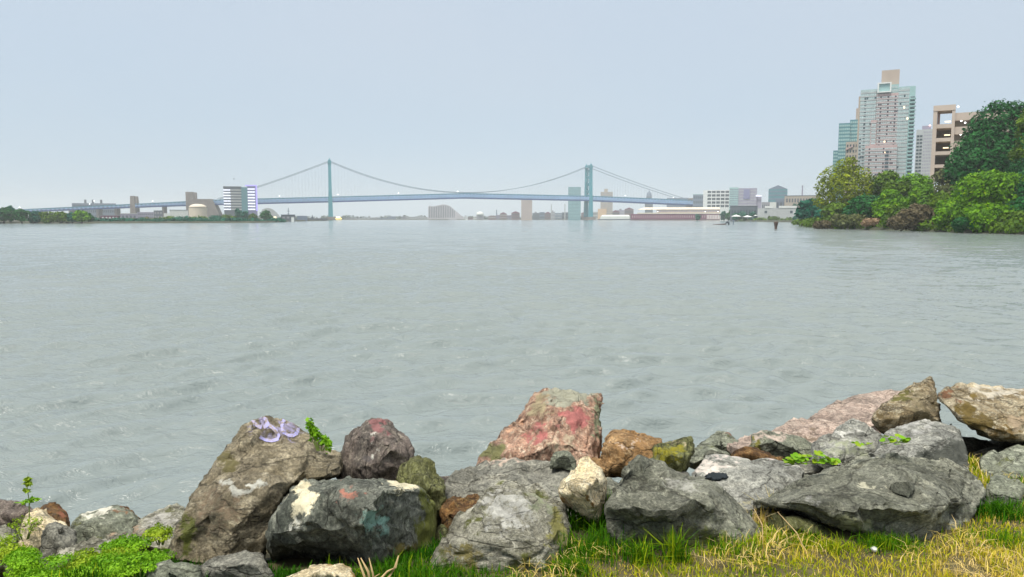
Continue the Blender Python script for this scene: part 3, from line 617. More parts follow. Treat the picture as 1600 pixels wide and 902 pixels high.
    # parking garage with open decks
    s = Site(1480, 262, 'parking_garage', 'tan concrete parking garage with open decks and ceiling lamps behind the trees', 'parking garage')
    X = lambda px, py, dy=0: s.L(px, py, dy)
    xl, zt = X(1459, 166); xi0 = X(1464, 190)[0]; xi1 = X(1487, 190)[0]; xr = X(1492, 190)[0]; xe = X(1600, 200)[0]
    mb = MB(); mb.box(xl, xi0 - .01, 0, 9, -1, zt - 1.8).box(xi1 + .01, xr, 0, 9, -1, zt - 1.8); mb.build('column', M['concrete'], s.e)
    MB().box(xl - .05, xr + .05, -.15, 9.2, zt - 1.8, zt + .1).build('roof', M['concrete'], s.e)
    ys = [(194, 200.2), (215.5, 221.2), (236.5, 242), (257, 262), (277, 282)]
    for k, (ya, yb) in enumerate(ys):
        z1 = X(1475, ya)[1]; z0 = X(1475, yb)[1]; MB().box(xi0, xi1, .1, 1.0, z0, z1).build('spandrel', M['concrete'], s.e)
        MB().box(xi0, xi1, 1.0, 9, z0 - .1, z0 + .3).build('floor_slab', M['concrete'], s.e)
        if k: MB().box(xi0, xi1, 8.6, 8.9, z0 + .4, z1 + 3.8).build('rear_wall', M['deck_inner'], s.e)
    MB().box(xi0 + .1, xi0 + .8, 5, 8, X(1475, 194)[1], zt - 1.9).build('inner_column', M['pink_brick'], s.e)
    # long open wing to the right
    for k, (ya, yb) in enumerate([(175, 187), (197, 209), (219, 230), (240, 251)]):
        z1 = X(1510, ya)[1]; z0 = X(1510, yb)[1]; MB().box(xr + .02, xe, 1.2, 1.8, z0, z1).build('spandrel', M['concrete'], s.e)
        MB().box(xr + .02, xe, 1.8, 26, z0 - .02, z0 + .35).build('floor_slab', M['concrete'], s.e)
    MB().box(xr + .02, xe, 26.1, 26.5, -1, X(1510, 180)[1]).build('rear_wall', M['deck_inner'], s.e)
    for (px, py) in ((1481, 171), (1481, 190), (1480, 211), (1478, 231)):
        u, w = X(px, py, 1); MB().box(u - .9, u + .9, 1.2, 2.2, w - .14, w + .18).build('ceiling_lamp', M['lit'], s.e)
    for (px, py) in ((1497, 168), (1502, 190), (1508, 193), (1501, 211.5), (1507, 213.5)):
        u, w = X(px, py, 2); MB().lathe([(.12, 0), (.3, .15), (.3, .35), (.1, .5)], (u, 2.2, w), 8).build('lamp', M['lamp_glow'], s.e)
right_towers()

# ------------------------------------------------------------------ trees and bushes
def leafmat(name, c0, c1, c2=None, scale=.25, trans=.25):
    m = bpy.data.materials.new(name); m.use_nodes = True; n = m.node_tree; n.nodes.clear()
    o = n.nodes.new('ShaderNodeOutputMaterial'); g = n.nodes.new('ShaderNodeNewGeometry'); t = n.nodes.new('ShaderNodeTexCoord')
    z = n.nodes.new('ShaderNodeTexNoise'); z.inputs['Scale'].default_value = scale; z.inputs['Detail'].default_value = 3
    a = n.nodes.new('ShaderNodeMath'); a.operation = 'MULTIPLY_ADD'; a.inputs[1].default_value = .45
    b = n.nodes.new('ShaderNodeMath'); b.operation = 'MULTIPLY_ADD'; b.inputs[1].default_value = 1.5; b.inputs[2].default_value = -.45
    n.links.new(t.outputs['Object'], z.inputs['Vector']); n.links.new(z.outputs['Fac'], b.inputs[0])
    n.links.new(g.outputs['Random Per Island'], a.inputs[0]); n.links.new(b.outputs[0], a.inputs[2])
    r = n.nodes.new('ShaderNodeValToRGB'); r.color_ramp.elements[0].position = .15; r.color_ramp.elements[1].position = .85
    r.color_ramp.elements[0].color = tuple(c0) + (1,); r.color_ramp.elements[1].color = tuple(c1) + (1,)
    if c2: e = r.color_ramp.elements.new(.97); e.color = tuple(c2) + (1,)
    n.links.new(a.outputs[0], r.inputs[0])
    d = n.nodes.new('ShaderNodeBsdfPrincipled'); d.inputs['Roughness'].default_value = .6; d.inputs['Specular IOR Level'].default_value = .2
    tr = n.nodes.new('ShaderNodeBsdfTranslucent'); mx = n.nodes.new('ShaderNodeMixShader'); mx.inputs[0].default_value = trans
    n.links.new(r.outputs[0], d.inputs['Base Color']); n.links.new(r.outputs[0], tr.inputs[0]); n.links.new(d.outputs[0], mx.inputs[1]); n.links.new(tr.outputs[0], mx.inputs[2])
    n.links.new(mx.outputs[0], o.inputs[0]); return m
M['leaf_yellow'] = leafmat('yellow_green_leaves', (.06, .11, .0), (.29, .35, .002), scale=.35)
M['leaf_bright'] = leafmat('bright_green_leaves', (.025, .10, .0), (.16, .35, .0), (.30, .42, .0), scale=.35)
M['leaf_mid'] = leafmat('mid_green_leaves', (.028, .08, .002), (.12, .215, .004), scale=.3)
M['leaf_dark'] = leafmat('dark_green_leaves', (.002, .05, .010), (.024, .17, .030), scale=.3)
M['leaf_teal'] = leafmat('blue_green_leaves', (.0, .06, .040), (.012, .16, .09), scale=.3)
M['leaf_brown'] = leafmat('dead_brown_twigs', (.07, .06, .03), (.17, .14, .075), scale=.5)
M['leaf_olive'] = leafmat('olive_leaves', (.05, .07, .02), (.16, .18, .06), scale=.4)
M['leaf_tan'] = leafmat('dry_tan_reeds', (.22, .15, .09), (.42, .30, .18), scale=.5)
M['bark'] = mat('bark', (.06, .045, .035), .9, .3, 1.5)

def leaf_cloud(lobes, n, size, seed, fill=.35, flat=1.0):
    """small random quads through a set of ellipsoid lobes (cx,cy,cz,rx,ry,rz)"""
    rs = np.random.RandomState(seed); L_ = np.array(lobes); wts = L_[:, 3] * L_[:, 5]; wts = wts / wts.sum()
    k = rs.choice(len(L_), n, p=wts); d = rs.normal(size=(n, 3)); d /= np.linalg.norm(d, axis=1)[:, None]
    r = np.where(rs.rand(n) < fill, rs.rand(n) ** .5, 1 + rs.normal(0, .07, n))
    # twigs: break the outline into small tufts
    tu = np.sin(d[:, 0] * 9 + k) * np.sin(d[:, 2] * 8 + 2 * k) * np.sin(d[:, 1] * 9); r *= 1 + .16 * tu
    c = L_[k, :3] + d * L_[k, 3:6] * r[:, None]
    nrm = d + rs.normal(0, .55, (n, 3)) + np.array([0, 0, .35]); nrm /= np.linalg.norm(nrm, axis=1)[:, None]
    t = np.cross(nrm, rs.normal(size=(n, 3))); t /= np.linalg.norm(t, axis=1)[:, None]; b = np.cross(nrm, t)
    s = size * np.clip(np.exp(rs.normal(-.12, .38, n)), .35, 2.0)[:, None]; asp = rs.uniform(.45, .8, n)[:, None] * flat
    V = np.stack([c - t * s, c + b * s * asp, c + t * s, c - b * s * asp], 1).reshape(-1, 3)
    F = np.arange(n * 4).reshape(n, 4); return V, F

def crown_lobes(w, h, base, seed, n=9, depth=None):
    r = random.Random(seed); dp = depth or w * .8; L_ = []
    L_.append((0, 0, base + (h - base) * .5, w * .30, dp * .30, (h - base) * .40))
    for i in range(n):
        a = r.uniform(0, 6.28); f = r.uniform(.12, .98) ; z = base + (h - base) * (.12 + .76 * f)
        prof = math.sin(math.pi * (.20 + .68 * f)) ** .8
        rr = r.uniform(.14, .22) * w; x = math.cos(a) * (w * .5 - rr) * prof * r.uniform(.7, 1.05); y = math.sin(a) * (dp * .5 - rr) * prof
        L_.append((x, y, min(z, h - rr * .8), rr * r.uniform(1, 1.35), rr * 1.1, rr * r.uniform(.7, 1.0)))
    rr = w * .17; L_.append((r.uniform(-.1, .1) * w, 0, h - rr * .85, rr * 1.2, rr * 1.2, rr * .85))
    return L_

def plobes(px0, Y, ls, z=1.0):
    x0 = (px0 - 800) / FPX; o = []; rr = random.Random(int(px0))
    for (px, py, rx, rz) in ls:
        w = P(px, py, Y); o.append((w.x - ray(px0, 345).x / ray(px0, 345).y * Y, rr.uniform(-.5, .5) * rx * Y / FPX, w.z - z, rx * Y / FPX, rx * .8 * Y / FPX, rz * Y / FPX))
    return o
def tree(name, label, px, ptop, Y, wpx, leaf, pbase=None, seed=1, n=2200, size=None, trunk=True, cat='tree', group=None, base_f=.22, lobes=None, nl=9, fill=.35, z=1.0, depth=None):
    q = ray(px, 345); x = q.x / q.y * Y; w = wpx * Y / FPX; h = P(px, ptop, Y).z - z
    if pbase is not None: z0 = max(-.3, P(px, pbase, Y).z - z)
    else: z0 = h * base_f
    e = empty(name, (x, Y, z), random.Random(seed).uniform(-.3, .3), label, cat, group)
    s = size or max(.0011 * Y, w * .022)
    V, F = leaf_cloud(lobes or crown_lobes(w, h, z0, seed, nl, depth), n, s, seed, fill); np_mesh('crown' if trunk else 'foliage', V, F, M[leaf], e)
    mb = MB(); r = random.Random(seed + 50); tr = max(.12, w * .028)
    if trunk:
        top = Vector((r.uniform(-.04, .04) * w, 0, h * .62)); mb.tube([(0, 0, -1.5), (0, 0, 0), Vector((0, 0, 0)).lerp(top, .5) + Vector((r.uniform(-.03, .03) * w, 0, 0)), top, top + Vector((0, 0, h * .25))], [tr * 1.5, tr * 1.2, tr * .9, tr * .6, tr * .1], 7); mb.build('trunk', M['bark'], e)
        for i in range(4):
            a = r.uniform(0, 6.28); z1 = h * r.uniform(.3, .55); p0 = Vector((0, 0, z1)); p1 = p0 + Vector((math.cos(a) * w * .33, math.sin(a) * w * .25, h * .2))
            MB().tube([p0, p0.lerp(p1, .5) + Vector((0, 0, -.02 * h)), p1], [tr * .55, tr * .35, tr * .08], 5).build('limb', M['bark'], e)
    else:
        for i in range(6):
            a = r.uniform(0, 6.28); mb.tube([(0, 0, -.6), (math.cos(a) * w * .12, math.sin(a) * w * .1, h * .35), (math.cos(a) * w * .3, math.sin(a) * w * .2, h * .75)], [tr * .5, tr * .35, tr * .06], 4)
        mb.build('stems', M['bark'], e)
    return e

def far_trees():
    G1 = 'trees on the left shore'
    T = [(-60, 322, 470, 60, 'leaf_teal'), (-18, 326, 466, 44, 'leaf_teal'), (6, 325, 470, 30, 'leaf_dark'), (17, 322.5, 480, 14, 'leaf_teal'), (34, 328, 472, 28, 'leaf_dark'), (55, 330.5, 480, 26, 'leaf_teal'), (75, 331, 476, 28, 'leaf_mid'),
         (96, 331.5, 478, 26, 'leaf_mid'), (113, 332.5, 474, 22, 'leaf_teal'), (128, 329.8, 470, 26, 'leaf_bright'), (140, 334, 486, 12, 'leaf_dark')]
    lab = ['bushy dark tree beyond the frame edge on the left shore', 'dark teal tree at the very left edge of the left shore', 'dark crown just right of the left frame edge', 'small crown poking highest above the left tree line', 'dark tree under the end of the bridge approach', 'teal tree below the thin pale bridge end', 'mid green tree left of the tiny white shed',
           'mid green tree above the tiny white shed', 'short teal tree right of the tiny white shed', 'brightest green tree ending the left tree line', 'small dark tree behind the bright green one']
    for i, (px, pt, Y, w, lf) in enumerate(T):
        tree('broadleaf_tree', lab[i], px, pt, Y, w, lf, pbase=348, seed=20 + i, n=1100, group=G1, size=.75)
    sh = [(206, 341.5, 590, 40, 'leaf_olive', 'low olive scrub below the maroon warehouse'), (236, 340.5, 600, 40, 'leaf_olive', 'low olive scrub under the lavender block'), (262, 339, 600, 34, 'leaf_mid', 'green scrub below the white hut'), (288, 339, 610, 34, 'leaf_teal', 'dark green scrub left of the tank foot'),
          (312, 339, 610, 34, 'leaf_mid', 'green bush line right in front of the cream tank'), (340, 337.5, 640, 34, 'leaf_teal', 'green bush in front of the stone anchorage'), (358, 336, 640, 26, 'leaf_mid', 'bush between anchorage and striped office'), (372, 326, 700, 14, 'leaf_teal', 'upright tree at the foot of the striped office'),
          (384, 330, 690, 16, 'leaf_teal', 'rounded tree right at the striped office foot'), (395, 334, 680, 20, 'leaf_mid', 'lower tree between office and dark round tree'), (414, 329.5, 660, 24, 'leaf_dark', 'dark round tree in front of the arched hall'), (430, 341.5, 640, 20, 'leaf_mid', 'low scrub at the end of the green left shore'), (182, 342.5, 575, 22, 'leaf_olive', 'low scrub right of the long white shed')]
    for i, (px, pt, Y, w, lf, lb) in enumerate(sh):
        tree('shrub' if pt > 335 else 'broadleaf_tree', lb, px, pt, Y, w, lf, pbase=348, seed=60 + i, n=750, trunk=pt <= 335, cat='bush' if pt > 335 else 'tree', size=.8, nl=6, group='greenery on the left shore')
    gs = [(1090, 335, 1000, 10, 'leaf_teal', 'dark tree at the right end of the red pier'), (1143, 327, 880, 12, 'leaf_dark', 'dark tree against the white office grid foot'), (1131, 330, 900, 14, 'leaf_teal', 'blue-green tree behind the pier end'), (1138, 333, 870, 14, 'leaf_dark', 'lower dark tree filling the foot of the white office grid'), (1150, 333, 850, 14, 'leaf_teal', 'teal bushy tree left behind the peaked white tent'), (1160, 330, 840, 22, 'leaf_teal', 'blue-green tree behind the peaked white tent'), (1176, 331, 836, 16, 'leaf_teal', 'blue-green tree behind the flatter tent'),
          (1165, 342, 812, 22, 'leaf_mid', 'low green verge bush below the tents'), (1190, 341, 790, 26, 'leaf_mid', 'low green bush under the stone hall left corner'), (1208, 338.5, 780, 18, 'leaf_mid', 'taller bush below the middle of the stone hall'), (1228, 341, 770, 30, 'leaf_mid', 'low bush under the right half of the stone hall'), (1247, 336, 700, 18, 'leaf_teal', 'dark bush ending the stone hall'),
          (1240, 318, 900, 16, 'leaf_teal', 'small tree in front of the flat brown block')]
    for i, (px, pt, Y, w, lf, lb) in enumerate(gs):
        tree('shrub' if pt > 337 else 'broadleaf_tree', lb, px, pt, Y, w, lf, pbase=346, seed=90 + i, n=650, trunk=pt <= 337, cat='bush' if pt > 337 else 'tree', size=.95, nl=6, group='greenery beside the tents and hall')
    # right bank, big
    B = [('broadleaf_tree', 'yellow-green maple leaning out at the left end of the wooded right bank', 1322, 246, 262, 92, 'leaf_yellow', 330, 4200, 1, 12),
         ('shrub', 'blue-green rounded bush at the left tip of the wooded right bank', 1270, 311, 325, 50, 'leaf_teal', 350, 2600, 0, 8),
         ('broadleaf_tree', 'mid green tree between the yellow-green maple and the grass-green mound', 1378, 268, 258, 66, 'leaf_mid', 340, 3000, 1, 9),
         ('broadleaf_tree', 'grass-green mounded tree below the tall glass tower', 1425, 271, 250, 90, 'leaf_bright', 345, 4200, 1, 11),
         ('broadleaf_tree', 'olive sparse tree below the parking garage', 1478, 264, 232, 62, 'leaf_olive', 345, 1700, 1, 9),
         ('broadleaf_tree', 'huge dark green tree rising higher than everything on the right bank', 1550, 156, 195, 150, 'leaf_dark', 275, 8500, 1, 16),
         ('broadleaf_tree', 'mid green crown at the right frame edge beside the huge dark tree', 1605, 164, 178, 66, 'leaf_mid', 265, 4200, 1, 10),
         ('broadleaf_tree', 'deep green tree under the right frame edge crown', 1640, 190, 168, 130, 'leaf_dark', 340, 3500, 1, 10),
         ('shrub', 'bright green spreading bush in front of the huge dark tree', 1545, 268, 163, 112, 'leaf_bright', 352, 5200, 0, 13),
         ('shrub', 'bright green low bush overhanging the waterline near the right edge', 1555, 318, 158, 84, 'leaf_bright', 366, 3800, 0, 9),
         ('shrub', 'dark green bush filling the right frame edge above the water', 1600, 285, 157, 66, 'leaf_dark', 364, 3600, 0, 9),
         ('shrub', 'yellow-green bush between the olive tree and the bright spreading bush', 1488, 308, 176, 62, 'leaf_bright', 360, 2800, 0, 8),
         ('shrub', 'dead brown twiggy shrub above the muddy waterline', 1428, 324, 186, 84, 'leaf_brown', 362, 2600, 0, 8),
         ('shrub', 'blue-green bush darkened to stand for shade behind the tan reed clump', 1362, 308, 222, 84, 'leaf_dark', 350, 3000, 0, 9),  # shadow within the wood put into this bush's dark leaf colour
         ('shrub', 'green bush left of the dead brown shrub', 1392, 296, 210, 62, 'leaf_bright', 352, 2800, 0, 9),
         ('shrub', 'low olive bush at the waterline left of the tan reed clump', 1325, 336, 218, 52, 'leaf_olive', 357, 1700, 0, 7),
         ('reed_clump', 'tan dry reed clump at the muddy waterline', 1361, 342, 208, 32, 'leaf_tan', 359, 1300, 0, 6),
         ('shrub', 'low brown scrub touching the water at the left foot of the wooded bank', 1292, 346, 232, 40, 'leaf_brown', 357, 1100, 0, 6),
         ('shrub', 'bush with shade put into its dark leaves beneath the grass-green mound', 1455, 316, 205, 60, 'leaf_dark', 356, 2400, 0, 8),  # dark leaf colour stands in for shade under the mound
         ('shrub', 'low bush coloured dark for shadow at the water beneath the bright green bushes', 1510, 342, 160, 46, 'leaf_dark', 366, 1800, 0, 6),  # shade at the waterline painted as dark leaves
         ('shrub', 'small green bush under the yellow-green maple', 1305, 318, 255, 56, 'leaf_mid', 345, 2000, 0, 7),
         ('shrub', 'tall narrow green shrub standing before the yellow-green bush', 1468, 300, 190, 40, 'leaf_mid', 350, 1600, 0, 7)]
    PL = {'huge': [(1562, 200, 36, 38), (1548, 238, 46, 36), (1522, 262, 36, 28), (1580, 262, 50, 45), (1598, 190, 24, 26), (1540, 212, 26, 26), (1560, 168, 14, 10), (1583, 172, 12, 11), (1506, 252, 18, 16), (1530, 285, 36, 20), (1495, 268, 12, 12), (1525, 222, 13, 12)],
          'yellow': [(1322, 262, 16, 14), (1308, 275, 22, 16), (1338, 275, 20, 14), (1298, 292, 20, 16), (1325, 298, 34, 22), (1355, 296, 18, 12), (1290, 314, 15, 12), (1318, 322, 26, 14), (1348, 315, 20, 14), (1330, 252, 8, 6)]}
    for i, (nm, lb, px, pt, Y, w, lf, pb, n, tr, nl) in enumerate(B):
        lob = PL['huge'] if lb.startswith('huge') else PL['yellow'] if lb.startswith('yellow-green maple') else None
        if lb.startswith('dead brown'): lob = [(1402, 348, 15, 10), (1420, 342, 18, 14), (1440, 336, 14, 14), (1450, 348, 14, 11), (1434, 326, 9, 7), (1412, 334, 9, 7)]
        if lob: lob = plobes(px, Y, lob)
        tree(nm, lb, px, pt, Y, w, lf, pbase=pb, seed=200 + i * 3, n=int(n * 2.6), trunk=bool(tr), cat={'broadleaf_tree': 'tree', 'shrub': 'bush', 'reed_clump': 'reeds'}[nm], nl=nl, size=Y * (.0019 if lf not in ('leaf_tan', 'leaf_yellow') else .0013), lobes=lob, group='trees and bushes on the right bank' if nm != 'reed_clump' else None, fill=.3)
    more = [('mid green bush bridging maple and grass-green mound above the reeds', 1400, 285, 246, 60, 'leaf_mid', 345, 2400), ('bright green bush on the slope between mound and olive tree', 1446, 292, 236, 56, 'leaf_bright', 345, 2400), ('olive bush hiding the garage base', 1500, 292, 226, 60, 'leaf_olive', 350, 1800), ('deep green bush under the huge dark tree, left half', 1512, 290, 178, 50, 'leaf_dark', 352, 2400),
            ('bright bush beyond the right frame edge', 1650, 260, 160, 90, 'leaf_bright', 372, 2500), ('blue-green bush between left tip and maple', 1290, 326, 290, 40, 'leaf_teal', 350, 1600), ('dark bush low behind the olive waterline bush', 1338, 322, 236, 50, 'leaf_teal', 354, 1800), ('bright green bush left of the dead brown shrub, lower down', 1400, 322, 200, 44, 'leaf_mid', 358, 1800), ('bright bush right of the dead brown shrub', 1484, 326, 174, 48, 'leaf_bright', 362, 2200), ('green bush at the waterline under the right frame edge', 1590, 330, 154, 60, 'leaf_mid', 368, 2400)]
    for i, (lb, px, pt, Y, w, lf, pb, n) in enumerate(more):
        tree('shrub', lb, px, pt, Y, w, lf, pbase=pb, seed=400 + i * 3, n=int(n * 2.4), trunk=False, cat='bush', nl=9, size=Y * .0019, group='trees and bushes on the right bank', fill=.3)
    def scrub(name, label, x0, x1, wl, n, size, leaf, h, sd):
        r = random.Random(sd); lob = []; px = x0
        while px < x1:
            py = np.interp(px, [q[0] for q in wl], [q[1] for q in wl]); Y = Yg(py) * 1.012 + 1.5; x = (px - 800) / FPX * Y / (CA + (451 - py) / FPX * SA); hh = h * r.uniform(.5, 1.4)
            lob.append((x + r.uniform(-1, 1), Y + r.uniform(0, 3), .4 + hh * .3, hh * 1.3, hh * 1.2, hh * .7)); px += hh * .9 * FPX / Y
        V, F = leaf_cloud(lob, n, size, sd, .3); o = np_mesh(name, V, F, M[leaf], kind='stuff'); o['label'] = label
    wr = [(1247, 349), (1250, 351.3), (1262, 353.6), (1285, 356.4), (1350, 359.0), (1450, 361.8), (1525, 364.8), (1600, 366.8), (1700, 369.8)]
    scrub('bank_undergrowth', 'low dark undergrowth along the wooded right bank waterline', 1248, 1690, wr, 16000, .42, 'leaf_mid', 2.2, 31)
    scrub('bank_brush', 'olive brush along the wooded right bank waterline', 1262, 1480, wr, 4500, .36, 'leaf_olive', 1.3, 32)
    scrub('shore_scrub', 'low green scrub along the left shore', 140, 440, [(140, 349.1), (270, 348.7), (400, 348.3), (436, 347.5)], 9000, .7, 'leaf_teal', 2.6, 33)
    # far-off wood closing the horizon
    rs = np.random.RandomState(5); lob = []
    for i in range(260):
        px = rs.uniform(-300, 1290); Y = rs.uniform(1900, 2500); x = (px - 800) / FPX * Y; r = rs.uniform(6, 11); lob.append((x, Y, rs.uniform(1, 5), r * 1.6, r, r * .75))
    V, F = leaf_cloud(lob, 30000, 2.2, 6, .2); o = np_mesh('far_wood', V, F, leafmat('misty_far_leaves', (.05, .08, .06), (.10, .13, .10)), kind='stuff'); o['label'] = 'low misty wood along the far horizon'
far_trees()

# ------------------------------------------------------------------ small things on the water, bird
def water_things():
    Y = Yg(351.3); s = Site(1128, Y, 'drift_log', 'dark half sunk log with a raised root end off the right bank', 'log', z=0)
    a = s.L(1114, 351)[0]; b = s.L(1139, 351)[0]; c = s.L(1134, 351)[0]; zt = s.L(1136, 346.4)[1]
    MB().tube([(a, 0, .02), (a + (c - a) * .5, 0, .12), (c, 0, .3)], [.12, .3, .35], 8).build('trunk', M['soffit'], s.e, smooth=True)
    MB().tube([(c - .3, 0, -.2), (c + .3, 0, zt * .7), (c + .7, 0, zt * .95), (b - .2, 0, zt * .7), (b, 0, -.2)], [.35, .5, .55, .5, .3], 8).build('root', M['slate'], s.e, smooth=True)
    for px, pt, pb, w, lb in ((1146, 343.8, 351.2, .22, 'thin mooring post standing in the water right of the drift log'), (1172.5, 344.5, 348.6, .2, 'short faint post in the water below the tents'), (1181, 344.2, 348.6, .2, 'short faint post nearest the green verge')):
        Y = Yg(pb); s = Site(px, Y, 'mooring_post', lb, 'post', 'mooring posts off the right bank', z=0); zt = s.L(px, pt)[1]
        MB().lathe([(w, -1), (w, zt - .1), (w * .6, zt)], (0, 0, 0), 8).build('pole', M['blue_grey'], s.e)
    Y = Yg(358); s = Site(1212.5, Y, 'timber_pile', 'dark broken timber pile standing alone in the water before the right bank', 'post', z=0); zt = s.L(1212, 346.8)[1]
    MB().lathe([(.42, -1), (.40, zt * .3), (.62, zt * .75), (.72, zt * .93), (.5, zt)], (0, 0, 0), 9).build('pile', M['soffit'], s.e)
    MB().tube([(.2, 0, zt * .9), (.35, 0, zt + .35)], [.12, .04], 5).build('splinter', M['soffit'], s.e)
    # bird
    Y = 260; c = P(365.5, 280, Y); e = empty('bird', c, .4, 'tiny dark bird flying above the striped office building', 'bird')
    MB().tube([(-.28, 0, 0), (-.15, 0, .03), (.05, 0, .04), (.24, 0, .02), (.36, 0, .01)], [.02, .08, .1, .06, .01], 7).build('body', M['slate'], e, smooth=True)
    for sgn in (-1, 1):
        MB().add([(-.08, sgn * .05, .05), (.12, sgn * .05, .05), (.10, sgn * .42, .25), (-.04, sgn * .4, .24), (-.16, sgn * .8, .12), (-.08, sgn * .06, .03), (.12, sgn * .06, .03), (.10, sgn * .42, .22), (-.04, sgn * .4, .21)],
                 [(0, 1, 2, 3), (3, 2, 4), (5, 8, 7, 6), (8, 4, 7), (1, 6, 7, 2)]).build('wing', M['slate'], e)
water_things()

# ------------------------------------------------------------------ near bank
def bank_edge(x):      # distance at which the lawn starts to drop to the river
    return float(np.interp(x, [-6, -2.6, -1.3, -.6, 0, .6, 1.3, 2.2, 3, 5, 9], [3.0, 2.9, 2.95, 3.15, 3.45, 3.6, 3.75, 4.1, 4.7, 5.3, 6]))
def ground_z(x, y):
    e = bank_edge(x) + .16; n = noise.noise(Vector((x * .9, y * .9, 0))) * .03 + noise.noise(Vector((x * 4, y * 4, 3))) * .012
    if y < e: return 1.6 + n
    d = y - e; z = 1.6 - d * .36 - .02 * d * d
    return max(z, -1.4) + n * 3
def near_ground():
    xs = sorted(set([round(-60 + i * 4.0, 3) for i in range(31)] + [round(-8 + i * .12, 3) for i in range(134)])); ys = [-30, -20, -12, -7, -4, -2, -1, 0, .8, 1.4, 1.8] + [2.0 + i * .1 for i in range(75)] + [9.8, 10.5, 11.5, 13, 15]
    vs = [(x, y, ground_z(x, y)) for y in ys for x in xs]; nx = len(xs)
    fs = [(j * nx + i, j * nx + i + 1, (j + 1) * nx + i + 1, (j + 1) * nx + i) for j in range(len(ys) - 1) for i in range(nx - 1)]
    m = mat('soil', (.075, .065, .03), .95, .5, 3.5)
    o = MB().add(vs, fs).build('ground', m, kind='structure', smooth=True); o['label'] = 'grassy bank sloping down to the stones'
near_ground()

# ------------------------------------------------------------------ stone material
def rockmat(name, c1, c2, c3, scale=3.0, streak=(1, 1, 1), rot=(0, 0, 0), bump=.35, speck=.5, moss=0.0, crack=2.4):
    m = bpy.data.materials.new(name); m.use_nodes = True; n = m.node_tree; b = n.nodes['Principled BSDF']; N = n.nodes.new; K = n.links.new
    b.inputs['Roughness'].default_value = .82; b.inputs['Specular IOR Level'].default_value = .35
    t = N('ShaderNodeTexCoord'); mp = N('ShaderNodeMapping'); mp.inputs['Scale'].default_value = streak; mp.inputs['Rotation'].default_value = rot; K(t.outputs['Object'], mp.inputs[0])
    def nz(s, d=6, r=.65, src=mp):
        z = N('ShaderNodeTexNoise'); z.inputs['Scale'].default_value = s; z.inputs['Detail'].default_value = d; z.inputs['Roughness'].default_value = r; K(src.outputs[0] if src is mp else t.outputs['Object'], z.inputs['Vector']); return z
    def rmp(src, a, b_, ca, cb):
        r = N('ShaderNodeValToRGB'); r.color_ramp.elements[0].position = a; r.color_ramp.elements[1].position = b_; r.color_ramp.elements[0].color = ca; r.color_ramp.elements[1].color = cb; K(src, r.inputs[0]); return r
    def mix(f, a, b_, mode='MIX'):
        x = N('ShaderNodeMixRGB'); x.blend_type = mode
        for i, v in ((0, f), (1, a), (2, b_)):
            if hasattr(v, 'links'): K(v, x.inputs[i])
            elif isinstance(v, (int, float)): x.inputs[i].default_value = v
            else: x.inputs[i].default_value = tuple(v) + ((1,) if len(v) == 3 else ())
        return x.outputs[0]
    W, Bk = (1, 1, 1, 1), (0, 0, 0, 1)
    f1 = rmp(nz(scale).outputs['Fac'], .40, .60, Bk, W).outputs[0]
    base = mix(f1, c1, c2)
    f2 = rmp(nz(scale * 3.3, 8, .75).outputs['Fac'], .52, .68, Bk, W).outputs[0]
    base = mix(f2, base, c3)
    # veins
    v = nz(scale * 1.4, 5, .6); vr = N('ShaderNodeValToRGB'); e0, e1 = vr.color_ramp.elements; e0.position = .485; e0.color = Bk; e1.position = .515; e1.color = Bk; em = vr.color_ramp.elements.new(.5); em.color = (.22, .22, .22, 1); K(v.outputs['Fac'], vr.inputs[0])
    base = mix(vr.outputs[0], base, tuple(min(1, c * 1.5 + .05) for c in c3))
    # fine mottling and specks
    g = nz(70, 4, .7, t); gr = rmp(g.outputs['Fac'], .34, .68, (.5, .5, .5, 1), (1.5, 1.5, 1.45, 1)); base = mix(1.0, base, gr.outputs[0], 'MULTIPLY')
    g2 = nz(14, 6, .7, t); gr2 = rmp(g2.outputs['Fac'], .34, .67, (.55, .55, .52, 1), (1.35, 1.34, 1.28, 1)); base = mix(.9, base, gr2.outputs[0], 'MULTIPLY')
    if moss:
        mz = nz(5.5, 7, .72, t); mr = rmp(mz.outputs['Fac'], .60 - moss * .25, .68 - moss * .25, Bk, W).outputs[0]; base = mix(mr, base, (.105, .115, .022))
    # fracture lines
    dn = N('ShaderNodeMixRGB'); dn.blend_type = 'ADD'; dn.inputs[0].default_value = .35; K(mp.outputs[0], dn.inputs[1]); dz = nz(3.0, 4, .6); K(dz.outputs['Color'], dn.inputs[2])
    vo = N('ShaderNodeTexVoronoi'); vo.feature = 'DISTANCE_TO_EDGE'; vo.inputs['Scale'].default_value = crack; K(dn.outputs[0], vo.inputs['Vector'])
    ck = rmp(vo.outputs['Distance'], .0, .030, (.30, .29, .27, 1), W); base = mix(.8, base, ck.outputs[0], 'MULTIPLY')
    big = nz(1.6, 3, .5, t); bgr = rmp(big.outputs['Fac'], .35, .65, (.72, .72, .70, 1), (1.25, 1.25, 1.22, 1)); base = mix(1.0, base, bgr.outputs[0], 'MULTIPLY')
    # lichen, staining, worn paint and painted shade carried by the stone itself
    at = N('ShaderNodeAttribute'); at.attribute_name = 'stain'
    pm = N('ShaderNodeMath'); pm.operation = 'ADD'; K(at.outputs['Alpha'], pm.inputs[0]); pn = nz(15, 9, .8, t); pa = N('ShaderNodeMath'); pa.operation = 'MULTIPLY_ADD'; K(pn.outputs['Fac'], pa.inputs[0]); pa.inputs[1].default_value = 2.6; pa.inputs[2].default_value = -1.3; K(pa.outputs[0], pm.inputs[1])
    pr = rmp(pm.outputs[0], .22, .46, Bk, W).outputs[0]
    sc = mix(.8, at.outputs['Color'], gr2.outputs[0], 'MULTIPLY')
    base = mix(pr, base, sc)
    K(base, b.inputs['Base Color'])
